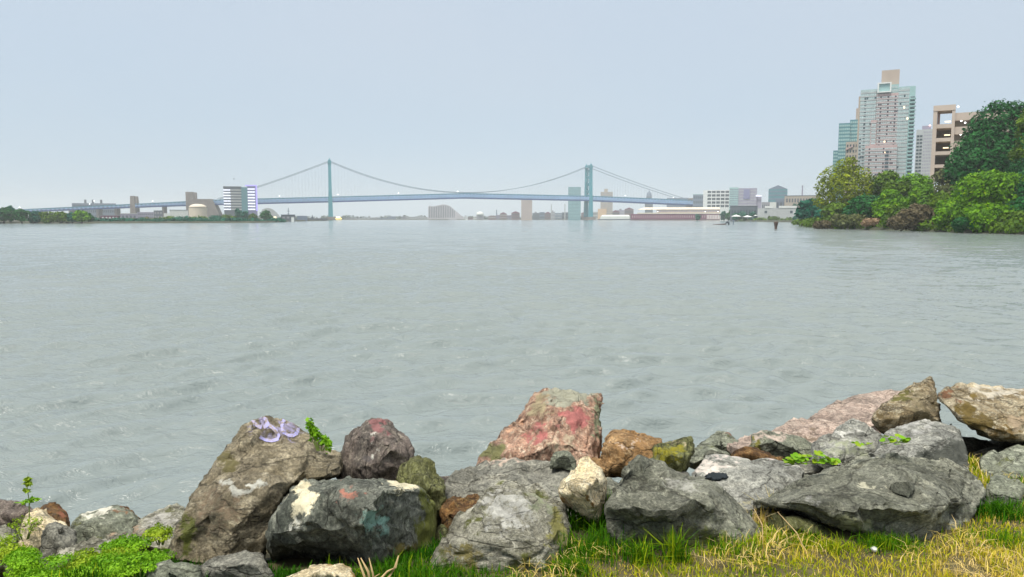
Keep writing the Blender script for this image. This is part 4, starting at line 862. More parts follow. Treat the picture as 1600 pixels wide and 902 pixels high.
    bn = nz(7, 12, .78); bn2 = nz(45, 6, .7, t); ad = N('ShaderNodeMath'); ad.operation = 'MULTIPLY_ADD'; K(bn2.outputs['Fac'], ad.inputs[0]); ad.inputs[1].default_value = .35; K(bn.outputs['Fac'], ad.inputs[2]); ad2 = N('ShaderNodeMath'); ad2.operation = 'MULTIPLY_ADD'; K(ck.outputs[0], ad2.inputs[0]); ad2.inputs[1].default_value = .35; K(ad.outputs[0], ad2.inputs[2])
    bp = N('ShaderNodeBump'); bp.inputs['Strength'].default_value = min(1, bump * 2.2); bp.inputs['Distance'].default_value = .045; K(ad2.outputs[0], bp.inputs['Height']); K(bp.outputs[0], b.inputs['Normal'])
    return m
RM = {
 'brown': rockmat('brown_gneiss', (.16, .135, .09), (.29, .25, .185), (.47, .42, .33), 3.0, (1, 1, 2.0), (0, .5, 0), .45),
 'slate': rockmat('dark_green_slate', (.075, .085, .074), (.155, .165, .148), (.29, .30, .265), 2.4, (2.2, 2, .7), (0, .35, 0), .3),
 'grey': rockmat('grey_stone', (.17, .17, .155), (.27, .268, .245), (.42, .41, .37), 2.6, (1, 1, 2.2), (0, -.2, 0), .35),
 'lgrey': rockmat('light_grey_stone', (.20, .205, .20), (.32, .325, .315), (.48, .48, .455), 2.4, (1, 1, 3), (0, -.25, 0), .3),
 'dgrey': rockmat('dark_grey_stone', (.115, .12, .098), (.19, .196, .170), (.32, .322, .275), 2.2, (1, 1, 1.8), (0, .3, 0), .35),
 'pale': rockmat('pale_banded_stone', (.21, .205, .165), (.38, .37, .32), (.62, .61, .56), 2.6, (1, 1, 4.5), (0, -.12, 0), .5, moss=.25),
 'cream': rockmat('cream_limestone', (.80, .66, .44), (.93, .82, .62), (.96, .90, .76), 5, (1, 1, 1), (0, 0, 0), .6),
 'pink': rockmat('pink_granite', (.28, .165, .12), (.48, .30, .235), (.72, .60, .50), 7, (1, 1, .45), (0, .35, 0), .7),
 'reddish': rockmat('reddish_grey_stone', (.105, .09, .085), (.19, .155, .145), (.35, .31, .27), 4, (2, 1, .8), (0, .4, 0), .4),
 'orange': rockmat('orange_brown_stone', (.27, .15, .06), (.42, .26, .13), (.55, .40, .24), 5, (1, 1, 1.5), (0, 0, 0), .5),
 'rust': rockmat('rusty_stone', (.10, .05, .02), (.25, .13, .045), (.36, .24, .10), 5, (1, 1, 1), (0, 0, 0), .5),
 'olive': rockmat('mossy_olive_stone', (.09, .095, .03), (.18, .19, .075), (.33, .34, .2), 5, (2.4, 1, .6), (0, .2, 0), .5),
 'slab': rockmat('pink_wet_slab', (.26, .20, .18), (.36, .285, .26), (.48, .41, .375), 2.2, (1, 2, 3), (0, -.3, 0), .25),
 'buff': rockmat('buff_weathered_stone', (.26, .20, .12), (.50, .43, .32), (.72, .66, .54), 2.5, (1, 1, 2.5), (0, .35, 0), .5),
 'green': rockmat('green_grey_stone', (.14, .155, .125), (.25, .27, .22), (.42, .44, .38), 3.5, (1, 1, 2), (0, .1, 0), .35, moss=.15),
}

def rock(label, m, Y, outline, inner=(), thick=.6, L_=.018, facet=.045, rough=.02, seed=0, stains=(), sink=.0, ridge=0.0, ridge_dir=(0.5, 0, 1), ledge=.016, ledge_dir=(.45, .15, .9), ledge_f=9.0, soft=1, chisel=1.0, name='boulder', cat='rock', group='riprap boulders along the bank'):
    rnd = random.Random(seed)
    pts = [tuple(p) + (0,) * (3 - len(p)) for p in outline]; inn = [tuple(p) + (0,) * (3 - len(p)) for p in inner]
    allp = pts + inn; v2 = [Vector((p[0], -p[1])) for p in allp]; nO = len(pts)
    loop = [(i, (i + 1) % nO) for i in range(nO)]
    ar = sum(v2[i].x * v2[(i + 1) % nO].y - v2[(i + 1) % nO].x * v2[i].y for i in range(nO))
    face = list(range(nO)) if ar > 0 else list(range(nO))[::-1]
    r = geometry.delaunay_2d_cdt(v2, loop, [face], 1, 1e-4)
    tv, tf, ov = r[0], r[2], r[3]
    W = []
    for i, q in enumerate(tv):
        if ov[i]: p = allp[ov[i][0]]
        else:
            j = min(range(len(allp)), key=lambda k: (v2[k] - q).length); p = (q.x, -q.y, allp[j][2])
        W.append(P(p[0], p[1] , Y + p[2]))
    m_of = {}
    for i in range(len(tv)):
        for k in ov[i]: m_of[k] = i
    ring = [m_of[i] for i in range(nO)]
    if ar <= 0: ring = ring[::-1]
    cx = sum((W[i] for i in ring), Vector()) / nO
    bm = bmesh.new(); bv = [bm.verts.new(w) for w in W]
    for f in tf:
        try: bm.faces.new([bv[i] for i in f])
        except ValueError: pass
    prev = [bv[i] for i in ring]
    pcx = sum(q[0] for q in pts) / nO; pcy = sum(q[1] for q in pts) / nO
    src = [allp[ov[i][0]] if ov[i] else (tv[i].x, -tv[i].y, 0) for i in ring]
    for sc, dp in ((.985, .40), (.86, .80), (.5, 1.0)):
        cur = []
        for w in src:
            dd = w[2] + thick * dp * rnd.uniform(.88, 1.1) if sc > .6 else thick * 1.05 + .1
            cur.append(bm.verts.new(P(pcx + (w[0] - pcx) * sc, pcy + (w[1] - pcy) * sc + (4 if sc > .9 else 10), Y + dd)))
        for a in range(nO):
            b = (a + 1) % nO; bm.faces.new((prev[b], prev[a], cur[a], cur[b]))
        prev = cur
    bm.faces.new(prev[::-1])
    bmesh.ops.triangulate(bm, faces=bm.faces[:]); bmesh.ops.recalc_face_normals(bm, faces=bm.faces[:])
    ext = max((w - cx).length for w in W)
    lens = [L_ * 8, L_ * 4, L_ * 2, L_]
    for li, tl in enumerate(lens):
        for _ in range(4):
            es = [e for e in bm.edges if e.calc_length() > tl * 1.35 and (li < 2 or True)]
            if not es: break
            bmesh.ops.subdivide_edges(bm, edges=es, cuts=1, use_grid_fill=False); bmesh.ops.triangulate(bm, faces=[f for f in bm.faces if len(f.verts) > 3])
    for _ in range(soft + 1): bmesh.ops.smooth_vert(bm, verts=bm.verts[:], factor=.5, use_axis_x=True, use_axis_y=True, use_axis_z=True)
    bm.normal_update()
    Vn = np.array([v.co for v in bm.verts]); Nn = np.array([v.normal for v in bm.verts]); rs = np.random.RandomState(seed + 900)
    vw = Vn - np.array([0, 0, HC]); vw /= np.linalg.norm(vw, axis=1)[:, None]; wsil = .3 + .7 * np.clip(np.abs((Nn * vw).sum(1)) / .5, 0, 1)
    for _ in range(int(chisel * 240)):
        k = rs.randint(len(Vn)); n_ = Nn[k] + rs.normal(0, .15, 3); n_ /= np.linalg.norm(n_); dpt = rs.uniform(.15, 1.0) * ext * .05
        o_ = Vn[k] - n_ * dpt; ds = (Vn - o_) @ n_; near = (np.linalg.norm(Vn - Vn[k], axis=1) < ext * rs.uniform(.25, .65)) & (ds > 0) & (Nn @ n_ > 0)
        if not near.any() or ds[near].max() > max(2.6 * dpt, .028): continue
        Vn[near] -= (ds[near] * .96 * wsil[near])[:, None] * n_[None]
    for v, c in zip(bm.verts, Vn): v.co = c
    bmesh.ops.smooth_vert(bm, verts=bm.verts[:], factor=.45, use_axis_x=True, use_axis_y=True, use_axis_z=True)
    bm.normal_update(); off = Vector((seed * 3.71, seed * 1.3, seed * 2.17)); rd = Vector(ridge_dir).normalized(); ld = Vector(ledge_dir).normalized()
    mv = []
    nfac = noise.voronoi; fb = noise.fractal
    for v in bm.verts:
        p = v.co; q = p + off
        d = 0.0
        for fs, am in ((1.0, facet), (2.7, facet * .42)):
            s = fs * 4.2 / max(.35, min(ext * 1.6, 1.1)); ww = q * s; ww = ww + noise.noise_vector(ww * .7) * .35
            dist, cells = nfac(ww); c = cells[0]; h = noise.cell_vector(c * 7.3 + Vector((.31, .77, .13))); h = (h - Vector((.5, .5, .5))) * 2
            rel = ww - c; d += am * .62 * (.75 * rel.dot(h) + .38 * h.x - .05)
        d += rough * fb(q * 9, 1.0, 2.1, 5)
        d -= rough * 1.0 * max(0, .05 - abs(noise.noise(q * 2.6 + Vector((0, 0, 9))))) / .05
        if ledge:
            tq = q.dot(ld) * ledge_f + 1.6 * noise.noise(q * 1.7) + .5 * noise.noise(q * 5); fr = tq - math.floor(tq); sel = noise.noise(q * 2.3 + Vector((5, 0, 0)))
            d += ledge * (fr ** 2.2 - .35) * max(0, min(1, .6 + 1.6 * sel))
        if ridge: tt = q.dot(rd); d += ridge * noise.noise(Vector((tt * 26, q.x * 1.5, q.y * 1.5)))
        mv.append(d)
    for v, d in zip(bm.verts, mv): v.co += v.normal * d
    me = bpy.data.meshes.new(name); org = Vector((cx.x, cx.y, min(w.z for w in W)))
    cl = np.zeros((len(bm.verts), 4), np.float32)
    if stains:
        for i, v in enumerate(bm.verts):
            w = v.co - cam.location; dep = w.y * CA - w.z * SA; up = w.y * SA + w.z * CA
            px = 800 + w.x / dep * FPX; py = 451 - up / dep * FPX; best = 0
            wv = noise.noise_vector(v.co * 9) * 16 + noise.noise_vector(v.co * 28) * 9; px += wv.x; py += wv.z
            for (sx, sy, rx, ry, col, st) in stains:
                k = 1 - ((px - sx) / rx) ** 2 - ((py - sy) / ry) ** 2
                if k > 0 and st * k > best: best = st * k; cl[i, :3] = col
                elif k > -1.2 and best == 0 and cl[i, 3] == 0 and not cl[i, :3].any(): cl[i, :3] = col
            cl[i, 3] = best
    for e_ in bm.edges:
        if len(e_.link_faces) == 2 and e_.calc_face_angle(0) > .62: e_.smooth = False
    for v in bm.verts: v.co -= org
    bm.to_mesh(me); bm.free(); me.polygons.foreach_set('use_smooth', [True] * len(me.polygons))
    a = me.color_attributes.new('stain', 'FLOAT_COLOR', 'POINT'); a.data.foreach_set('color', cl.ravel())
    me.materials.append(RM[m]); o = bpy.data.objects.new(name, me); COL.objects.link(o); o.location = org
    tag(o, label, cat, group); return o

CRM, LCH, GRN, RUST, PNK, TEAL, LAV, DK = (.72, .66, .48), (.55, .55, .50), (.13, .145, .03), (.30, .15, .05), (.46, .17, .16), (.24, .40, .36), (.42, .40, .62), (.05, .05, .05)
ROCKS = {}
def rocks():
    R = lambda key, *a, **k: ROCKS.__setitem__(key, rock(*a, **k))
    R('graffiti', 'big brown wedge-shaped boulder with lavender spray paint on its tilted top', 'brown', 3.45,
      [(258, 885, .02), (268, 835, .1), (280, 792, .16), (298, 768, .26), (320, 748, .42), (330, 722, .52), (350, 690, .66), (374, 660, .8), (392, 649, .86), (420, 644, .95), (455, 649, .98), (478, 664, .92), (508, 692, .85), (540, 712, .8), (532, 740, .5), (470, 750, .4), (446, 775, .28), (430, 800, .2), (415, 850, .15), (412, 890, .15), (350, 895, -.02), (300, 893, 0)],
      [(322, 757, .24), (380, 757, .17), (440, 760, .22), (362, 735, .42), (392, 668, .70), (405, 700, .56), (425, 712, .50), (470, 702, .58), (435, 735, .38), (345, 800, .08), (385, 840, 0), (290, 800, .12), (308, 795, .05), (285, 850, .02), (400, 800, .1)],
      thick=.8, seed=1, chisel=1.7, facet=.035, rough=.018, soft=1, ridge=.006, stains=[(407, 662, 20, 14, (.36, .33, .50), .55), (450, 668, 24, 20, (.36, .33, .50), .55), (425, 684, 22, 9, (.34, .31, .42), .5), (375, 758, 60, 7, LCH, .8), (290, 835, 18, 40, GRN, .7), (345, 800, 60, 55, (.2, .15, .1), .35), (352, 720, 26, 20, (.16, .14, .06), .6)])
    R('slate', 'dark slate-green boulder with cream lichen patches and worn turquoise paint', 'slate', 3.3,
      [(412, 860, .10), (410, 830, .12), (425, 790, .18), (440, 762, .28), (455, 742, .34), (500, 737, .36), (545, 731, .36), (590, 734, .36), (640, 741, .34), (658, 747, .36), (678, 762, .4), (692, 782, .45), (696, 815, .42), (688, 855, .36), (672, 890, .3), (620, 905, .2), (560, 900, .42), (500, 905, .45), (430, 905, .42)],
      [(455, 765, .14), (500, 770, .10), (470, 835, -.06), (525, 838, .02), (545, 788, .0), (600, 792, -.12), (590, 868, -.08), (560, 855, -.05), (652, 760, .10), (640, 815, .0), (660, 850, .12), (550, 752, .12), (600, 752, .1), (440, 862, .12), (500, 862, .10), (555, 880, .2)],
      thick=.7, seed=2, chisel=1.7, facet=.03, rough=.012, soft=1, ridge=.010, ridge_dir=(1, 0, .45), stains=[(472, 778, 17, 34, CRM, .85), (465, 830, 8, 30, LCH, .6), (632, 758, 27, 16, CRM, .9), (586, 812, 24, 20, TEAL, .68), (600, 832, 14, 14, TEAL, .45), (547, 767, 15, 9, (.34, .15, .11), .6), (672, 815, 28, 70, GRN, .8), (640, 865, 40, 30, (.15, .13, .04), .6), (688, 800, 10, 60, (.16, .14, .05), .6)])
    R('redgrey', 'rounded reddish-grey boulder with pale veins behind the dark slate-green one', 'reddish', 4.35,
      [(528, 742, .0), (532, 700, .1), (545, 674, .2), (573, 654, .3), (590, 651, .32), (607, 655, .32), (628, 670, .25), (641, 690, .18), (648, 715, .1), (652, 745, .05), (640, 780, 0), (540, 785, 0)],
      [(575, 690, -.02), (592, 720, -.12), (615, 700, -.08), (580, 665, .15), (560, 730, -.1), (600, 680, .02)], thick=.55, seed=3, chisel=0.6, facet=.03, rough=.012, stains=[(592, 668, 18, 14, (.26, .12, .12), .75), (586, 700, 4, 30, LCH, .5), (570, 715, 16, 16, (.1, .09, .09), .4)])
    R('mossrock', 'olive mossy boulder wedged behind the dark slate-green one', 'olive', 4.1,
      [(618, 745, .05), (628, 722, .12), (648, 710, .18), (670, 710, .2), (688, 726, .15), (697, 755, .08), (698, 790, 0), (680, 830, 0), (630, 830, 0), (612, 790, 0)], [(655, 745, -.06), (675, 760, -.05), (650, 780, -.08)], thick=.45, seed=4, facet=.03, rough=.02)
    R('longslab', 'long flat grey slab lying between the olive mossy boulder and the cream stone', 'grey', 4.15,
      [(685, 785, .1), (692, 748, .25), (718, 727, .45), (765, 715, .6), (810, 711, .65), (862, 715, .62), (895, 719, .55), (910, 745, .3), (900, 790, .05), (850, 810, 0), (760, 815, 0), (700, 812, .05)],
      [(760, 770, -.02), (850, 765, -.02), (800, 735, .3), (720, 765, .05)], thick=.5, seed=5, facet=.025, rough=.010, ridge=.008, ridge_dir=(.1, .3, 1), stains=[(790, 718, 60, 4, (.45, .36, .3), .7)])
    R('rustrock', 'rusty brown stone showing in the gap left of the pale banded boulder', 'rust', 3.95,
      [(688, 870, 0), (690, 790, .1), (705, 774, .2), (745, 771, .2), (778, 775, .2), (770, 830, .05), (740, 880, 0)], [(715, 805, -.05), (745, 800, -.04)], thick=.4, seed=6, facet=.04, rough=.02)
    R('banded', 'pale grey-green boulder with white banded crest in the bottom middle', 'pale', 3.2,
      [(662, 915, 0), (672, 880, .06), (684, 852, .12), (702, 832, .18), (735, 793, .33), (762, 757, .48), (788, 752, .54), (815, 758, .52), (838, 760, .5), (852, 777, .44), (882, 788, .38), (894, 812, .3), (895, 850, .22), (887, 890, .14), (870, 925, .08), (800, 930, 0), (710, 930, 0)],
      [(765, 803, .16), (830, 796, .2), (798, 832, .06), (850, 812, .2), (866, 835, .12), (850, 862, .0), (730, 846, .08), (780, 890, -.04), (700, 882, .02), (800, 862, -.02), (826, 830, .08), (760, 775, .38), (825, 775, .34)],
      thick=.75, seed=7, chisel=0.35, facet=.045, rough=.022, soft=1, ridge=.007, ridge_dir=(.15, 0, 1), stains=[(790, 795, 52, 34, (.50, .50, .47), .55), (840, 790, 28, 18, (.30, .33, .22), .6), (795, 818, 40, 4, (.68, .68, .64), .8), (785, 803, 30, 3, (.68, .68, .64), .7), (720, 875, 40, 30, (.22, .19, .07), .45), (870, 825, 22, 50, (.25, .24, .08), .55)])
    R('cream', 'small upright cream limestone propped between grey boulders', 'cream', 3.6,
      [(872, 772, .05), (876, 750, .08), (892, 738, .1), (897, 722, .14), (911, 712, .16), (931, 721, .15), (948, 736, .12), (951, 760, .1), (943, 790, .06), (938, 822, .04), (920, 816, .03), (904, 800, .03), (886, 790, .04)],
      [(903, 752, -.07), (931, 750, -.06), (925, 788, -.08), (895, 772, -.05), (915, 770, -.1)], thick=.26, L_=.015, seed=8, chisel=0.4, facet=.018, rough=.008, soft=2, stains=[(920, 785, 10, 10, (.35, .2, .07), .55), (885, 785, 14, 10, (.42, .26, .1), .5)])
    R('centre', 'dark grey boulder with domed top and overhanging shadowed front right of the cream stone', 'dgrey', 3.4,
      [(950, 880, .1), (940, 835, .04), (938, 800, .06), (943, 768, .14), (956, 738, .3), (976, 717, .42), (1000, 709, .48), (1022, 713, .5), (1040, 724, .48), (1085, 738, .46), (1128, 746, .42), (1148, 764, .32), (1172, 790, .26), (1193, 820, .22), (1200, 860, .2), (1160, 885, .12), (1060, 890, .1), (990, 890, .12)],
      [(947, 782, .03), (985, 784, -.04), (1020, 794, -.07), (1050, 792, -.06), (1090, 772, .02), (1130, 762, .18), (1000, 748, .2), (1060, 752, .22), (1000, 830, .05), (1080, 820, .05), (1130, 800, .1), (1150, 840, .06), (1050, 865, .0), (975, 850, .04), (1165, 805, .16)],
      thick=.8, seed=9, chisel=1.7, facet=.03, rough=.012, soft=1, stains=[(1060, 755, 60, 14, (.34, .34, .31), .35), (1090, 850, 120, 30, (.14, .16, .05), .5), (1160, 830, 34, 40, (.33, .34, .27), .45), (1010, 842, 30, 24, (.16, .18, .08), .5)])
    R('flatmid', 'flat pale-edged grey slab holding the scrap of black cloth', 'lgrey', 3.85,
      [(1075, 760, .15), (1078, 738, .3), (1092, 720, .5), (1112, 708, .62), (1150, 705, .66), (1200, 711, .62), (1250, 722, .55), (1268, 738, .45), (1240, 765, .2), (1205, 785, .05), (1195, 840, 0), (1150, 850, 0), (1100, 800, .05)],
      [(1150, 735, .3), (1200, 742, .28), (1150, 775, .05), (1110, 735, .35), (1180, 780, .02)], thick=.55, seed=10, facet=.025, rough=.01, ridge=.005, stains=[(1110, 728, 44, 9, (.55, .50, .46), .7), (1160, 712, 60, 5, (.52, .46, .44), .7), (1170, 810, 26, 34, (.36, .34, .22), .4)])
    R('bigright', 'largest dark grey boulder, long and low, with hollows and a cracked front', 'dgrey', 3.5,
      [(1172, 792, .2), (1185, 770, .24), (1215, 762, .32), (1250, 745, .45), (1290, 718, .62), (1330, 702, .72), (1390, 697, .75), (1450, 698, .75), (1490, 710, .68), (1520, 733, .55), (1548, 757, .42), (1554, 790, .3), (1535, 820, .2), (1505, 852, .12), (1462, 865, .06), (1410, 860, .05), (1360, 855, .06), (1325, 842, .08), (1292, 820, .08), (1245, 806, .12), (1200, 804, .16)],
      [(1222, 776, .12), (1255, 786, .06), (1290, 750, .28), (1300, 785, .07), (1330, 752, .20), (1345, 740, .40), (1372, 752, .26), (1340, 778, .05), (1350, 805, -.02), (1420, 748, .12), (1418, 768, .16), (1440, 738, .34), (1480, 758, .10), (1462, 780, -.04), (1455, 825, .02), (1408, 832, .0), (1505, 785, .08), (1500, 730, .42), (1395, 785, -.03), (1430, 800, -.06), (1375, 838, .0), (1525, 785, .18), (1380, 715, .58), (1440, 712, .6)],
      thick=1.0, seed=11, chisel=1.7, facet=.045, rough=.014, soft=1, stains=[(1365, 757, 26, 4, (.45, .44, .34), .7), (1320, 830, 60, 26, (.3, .31, .2), .45), (1250, 790, 50, 10, (.28, .28, .27), .3), (1510, 830, 30, 22, (.34, .35, .27), .4), (1350, 700, 60, 8, (.3, .31, .30), .4)])
    R('under', 'low mossy stone tucked beneath the left end of the largest dark boulder', 'olive', 3.6,
      [(1195, 835, .05), (1196, 800, .1), (1225, 797, .12), (1290, 812, .1), (1310, 835, .05), (1305, 865, 0), (1240, 870, 0), (1215, 860, .02)], [(1240, 825, -.05), (1275, 835, -.05)], thick=.3, seed=12, facet=.02, rough=.012)
    R('smallright', 'small grey-green stone against the right end of the largest dark boulder', 'green', 3.95,
      [(1532, 808, 0), (1534, 752, .08), (1552, 738, .14), (1584, 742, .12), (1606, 762, .05), (1600, 805, 0)], [(1562, 768, -.06)], thick=.3, seed=13, facet=.02, rough=.01)
    R('farright', 'smooth green-grey boulder cut by the right frame edge', 'green', 4.35,
      [(1525, 745, .1), (1530, 714, .2), (1560, 700, .35), (1600, 689, .45), (1660, 686, .5), (1690, 720, .4), (1690, 800, .1), (1610, 800, 0), (1570, 765, .05), (1545, 752, .05)], [(1590, 735, .0), (1630, 760, -.05), (1640, 715, .2)], thick=.7, seed=14, facet=.03, rough=.01)
    R('upperslab', 'smooth grey slab with a dark front lying above the largest boulder', 'lgrey', 4.3,
      [(1345, 712, .2), (1365, 690, .3), (1380, 667, .42), (1402, 655, .5), (1440, 647, .56), (1480, 647, .58), (1500, 654, .55), (1512, 680, .4), (1526, 712, .25), (1528, 745, .1), (1480, 760, 0), (1400, 745, .05)],
      [(1400, 690, .18), (1440, 684, .14), (1480, 672, .2), (1455, 715, .08), (1500, 705, .14)], thick=.6, seed=15, chisel=1.7, facet=.025, rough=.01, stains=[(1480, 712, 60, 26, (.085, .09, .078), .9), (1425, 665, 50, 14, (.36, .36, .35), .4)])  # dark patch paints the shade of the front face
    R('angular', 'angular pale grey rock with a pointed top between pink slab and smooth grey slab', 'lgrey', 4.6,
      [(1262, 715, .1), (1268, 692, .2), (1284, 680, .3), (1300, 667, .38), (1318, 647, .5), (1336, 640, .55), (1355, 648, .5), (1382, 668, .4), (1402, 688, .3), (1405, 720, .1), (1340, 735, 0), (1280, 730, 0)],
      [(1310, 685, .12), (1340, 675, .16), (1370, 682, .15), (1320, 662, .3), (1330, 705, .02), (1365, 700, .05)], thick=.55, seed=16, chisel=1.7, facet=.035, rough=.01, stains=[(1320, 672, 46, 6, (.5, .5, .47), .6), (1330, 700, 60, 16, (.28, .30, .22), .4)])
    R('pyramid', 'brown moss-flecked rock rising to a sharp point above the smooth grey slab', 'buff', 5.2,
      [(1360, 655, .0), (1366, 644, .05), (1376, 632, .12), (1396, 616, .22), (1420, 604, .3), (1446, 591, .4), (1456, 588, .42), (1461, 600, .38), (1464, 625, .25), (1470, 660, .05), (1430, 680, 0), (1385, 682, 0)],
      [(1410, 635, .0), (1440, 615, .1), (1445, 645, -.05), (1400, 655, -.05)], thick=.5, seed=17, chisel=0.3, facet=.03, rough=.014, stains=[(1410, 618, 34, 8, (.13, .12, .03), .6), (1388, 655, 22, 10, (.15, .11, .05), .6), (1440, 630, 30, 30, (.24, .20, .12), .5)])
    R('pinkslab', 'long pinkish slab sloping down into the river on the right', 'slab', 6.8,
      [(1130, 700, -.8), (1160, 684, -.5), (1190, 667, -.2), (1230, 650, .1), (1262, 632, .5), (1300, 617, .9), (1340, 605, 1.2), (1385, 598, 1.35), (1430, 595, 1.4), (1455, 604, 1.2), (1440, 640, .3), (1360, 672, -.4), (1300, 700, -.8), (1240, 712, -1.1), (1180, 712, -1.1)],
      [(1250, 672, -.3), (1320, 640, .3), (1380, 620, .8), (1220, 690, -.7)], thick=1.2, L_=.04, seed=18, chisel=0.4, facet=.04, rough=.02, stains=[(1260, 684, 40, 12, (.16, .12, .09), .5)])
    R('overhang', 'cream-topped slab with brown broken underside overhanging at the right edge', 'buff', 4.8,
      [(1463, 616, .35), (1474, 603, .5), (1500, 598, .7), (1540, 596, .8), (1580, 599, .8), (1660, 603, .8), (1720, 640, .6), (1720, 700, .1), (1640, 700, .0), (1590, 692, .0), (1545, 686, .0), (1512, 668, .05), (1492, 650, .12), (1480, 634, .2)],
      [(1485, 612, .30), (1515, 628, .18), (1545, 648, .08), (1580, 668, -.02), (1620, 650, .0), (1650, 630, .3), (1560, 620, .45), (1600, 615, .5), (1540, 664, .05)], thick=.8, seed=19, chisel=0.5, facet=.03, rough=.014, soft=1,
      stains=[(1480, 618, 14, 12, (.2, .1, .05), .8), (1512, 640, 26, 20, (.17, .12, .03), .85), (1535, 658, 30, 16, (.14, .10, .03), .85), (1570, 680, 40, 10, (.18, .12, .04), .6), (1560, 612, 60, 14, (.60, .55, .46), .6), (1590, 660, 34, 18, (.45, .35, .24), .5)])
    R('pinkstones', 'pale pinkish stone with a mossy left side above the flat pale-edged slab', 'green', 5.3,
      [(1165, 722, 0), (1168, 690, .05), (1176, 674, .15), (1200, 668, .2), (1235, 672, .2), (1262, 684, .15), (1290, 700, .1), (1290, 725, 0), (1230, 730, 0)], [(1205, 690, -.05), (1245, 700, -.05)], thick=.45, seed=20, facet=.03, rough=.012, stains=[(1210, 682, 40, 12, (.48, .40, .35), .6), (1180, 695, 14, 18, (.16, .15, .03), .7)])
    R('smallwet', 'small wet grey stone at the water left of the pale pinkish stone', 'green', 6.6,
      [(1085, 712, 0), (1092, 690, .1), (1112, 674, .25), (1132, 669, .3), (1148, 677, .25), (1170, 700, .1), (1165, 720, 0)], [(1125, 692, -.05)], thick=.5, seed=21, facet=.03, rough=.014, stains=[(1145, 678, 10, 6, (.24, .10, .07), .7)])
    R('rustsmall', 'rust and ochre stone between small wet stone and flat slab', 'rust', 4.9,
      [(1130, 725, 0), (1140, 700, .05), (1160, 694, .08), (1200, 698, .08), (1225, 706, .05), (1228, 730, 0)], [(1175, 710, -.05)], thick=.3, seed=22, facet=.03, rough=.012)
    R('sliver', 'small dark stone touching the flat slab behind the olive-ended rock', 'dgrey', 5.2,
      [(1096, 716, 0), (1100, 705, .05), (1115, 700, .05), (1132, 704, .05), (1140, 720, 0)], [(1117, 708, -.03)], thick=.2, seed=23, facet=.01, rough=.006, L_=.015)
    R('orange', 'orange-brown stone with a smooth rounded crest right of the tall pink rock', 'orange', 4.75,
      [(932, 745, 0), (934, 712, .05), (940, 690, .15), (952, 672, .26), (970, 667, .3), (990, 670, .3), (1015, 681, .24), (1035, 684, .22), (1040, 710, .05), (1030, 745, 0)],
      [(948, 694, .04), (985, 692, .02), (1010, 690, .05), (975, 715, -.05)], thick=.5, seed=24, chisel=0.6, facet=.025, rough=.012, stains=[(985, 692, 46, 3, (.55, .42, .32), .7), (1000, 700, 30, 14, (.42, .24, .10), .5)])
    R('oliveend', 'block with a bright olive mossy end beside the orange-brown stone', 'olive', 4.65,
      [(1012, 745, 0), (1014, 705, .06), (1022, 692, .14), (1045, 686, .2), (1080, 684, .2), (1088, 694, .15), (1084, 715, .05), (1072, 745, 0)], [(1045, 700, -.03), (1070, 708, -.04), (1035, 720, -.06)], thick=.4, seed=25, chisel=0.6, facet=.025, rough=.014, ridge=.010, ridge_dir=(1, 0, .1), stains=[(1048, 712, 26, 22, (.26, .24, .02), .55), (1050, 688, 30, 4, (.5, .42, .3), .6)])
    R('tallpink', 'tall sharp pink and grey rock with a sheer right edge standing highest in the middle', 'pink', 4.85,
      [(738, 735, .05), (748, 712, .1), (762, 690, .2), (790, 664, .34), (815, 640, .5), (836, 616, .62), (852, 603, .7), (868, 596, .72), (884, 599, .7), (905, 603, .68), (925, 608, .62), (941, 604, .6), (943, 640, .45), (940, 690, .25), (937, 735, .1), (890, 745, 0), (800, 745, 0)],
      [(788, 688, .06), (770, 715, -.02), (800, 720, -.06), (860, 630, .35), (915, 625, .4), (926, 650, .25), (922, 700, .0), (850, 690, -.04), (880, 660, .12), (820, 665, .18)], thick=.5, L_=.018, seed=26, chisel=0.45, facet=.05, rough=.022, soft=1, ridge=.012, ridge_dir=(.8, 0, -.5),
      stains=[(890, 616, 56, 20, (.34, .34, .27), .75), (842, 632, 28, 24, (.36, .30, .19), .6), (935, 660, 8, 55, (.22, .23, .14), .8), (898, 655, 34, 22, PNK, .75), (846, 675, 22, 20, PNK, .5), (768, 705, 24, 22, (.18, .18, .08), .8), (870, 690, 44, 16, (.60, .5, .36), .4), (800, 660, 30, 14, (.60, .36, .24), .4)])
    R('pinkfoot', 'small dark grey stone at the foot of the tall pink rock', 'green', 4.5,
      [(856, 735, 0), (858, 712, .03), (868, 702, .06), (885, 699, .06), (898, 704, .05), (904, 718, .02), (900, 738, 0)], [(880, 715, -.04)], thick=.18, L_=.015, seed=27, facet=.01, rough=.006)
    # left side
    R('l_brown', 'dull brown stone at the left frame edge by the water', 'reddish', 5.2,
      [(-60, 850, 0), (-55, 790, .15), (-10, 778, .2), (20, 776, .2), (45, 785, .15), (60, 800, .1), (55, 840, 0)], [(0, 805, -.05)], thick=.5, seed=30, facet=.03, rough=.012)
    R('l_red', 'dark red-brown stone behind the pale boulder at far left', 'rust', 5.0,
      [(48, 850, 0), (52, 796, .1), (72, 783, .18), (92, 782, .2), (104, 791, .15), (113, 806, .1), (118, 850, 0)], [(85, 805, -.05)], thick=.4, seed=31, facet=.02, rough=.01, stains=[(105, 800, 12, 12, (.28, .11, .06), .5), (75, 790, 20, 12, (.1, .07, .05), .5)])
    R('l_pale', 'pale beige flecked boulder at far left behind the leafy weeds', 'cream', 4.2,
      [(25, 880, 0), (30, 815, .1), (40, 798, .16), (55, 788, .2), (72, 794, .2), (90, 806, .15), (112, 826, .08), (115, 870, 0)], [(60, 815, -.05), (80, 835, -.06)], thick=.4, seed=32, facet=.03, rough=.014, stains=[(70, 850, 40, 24, (.30, .27, .18), .5)])
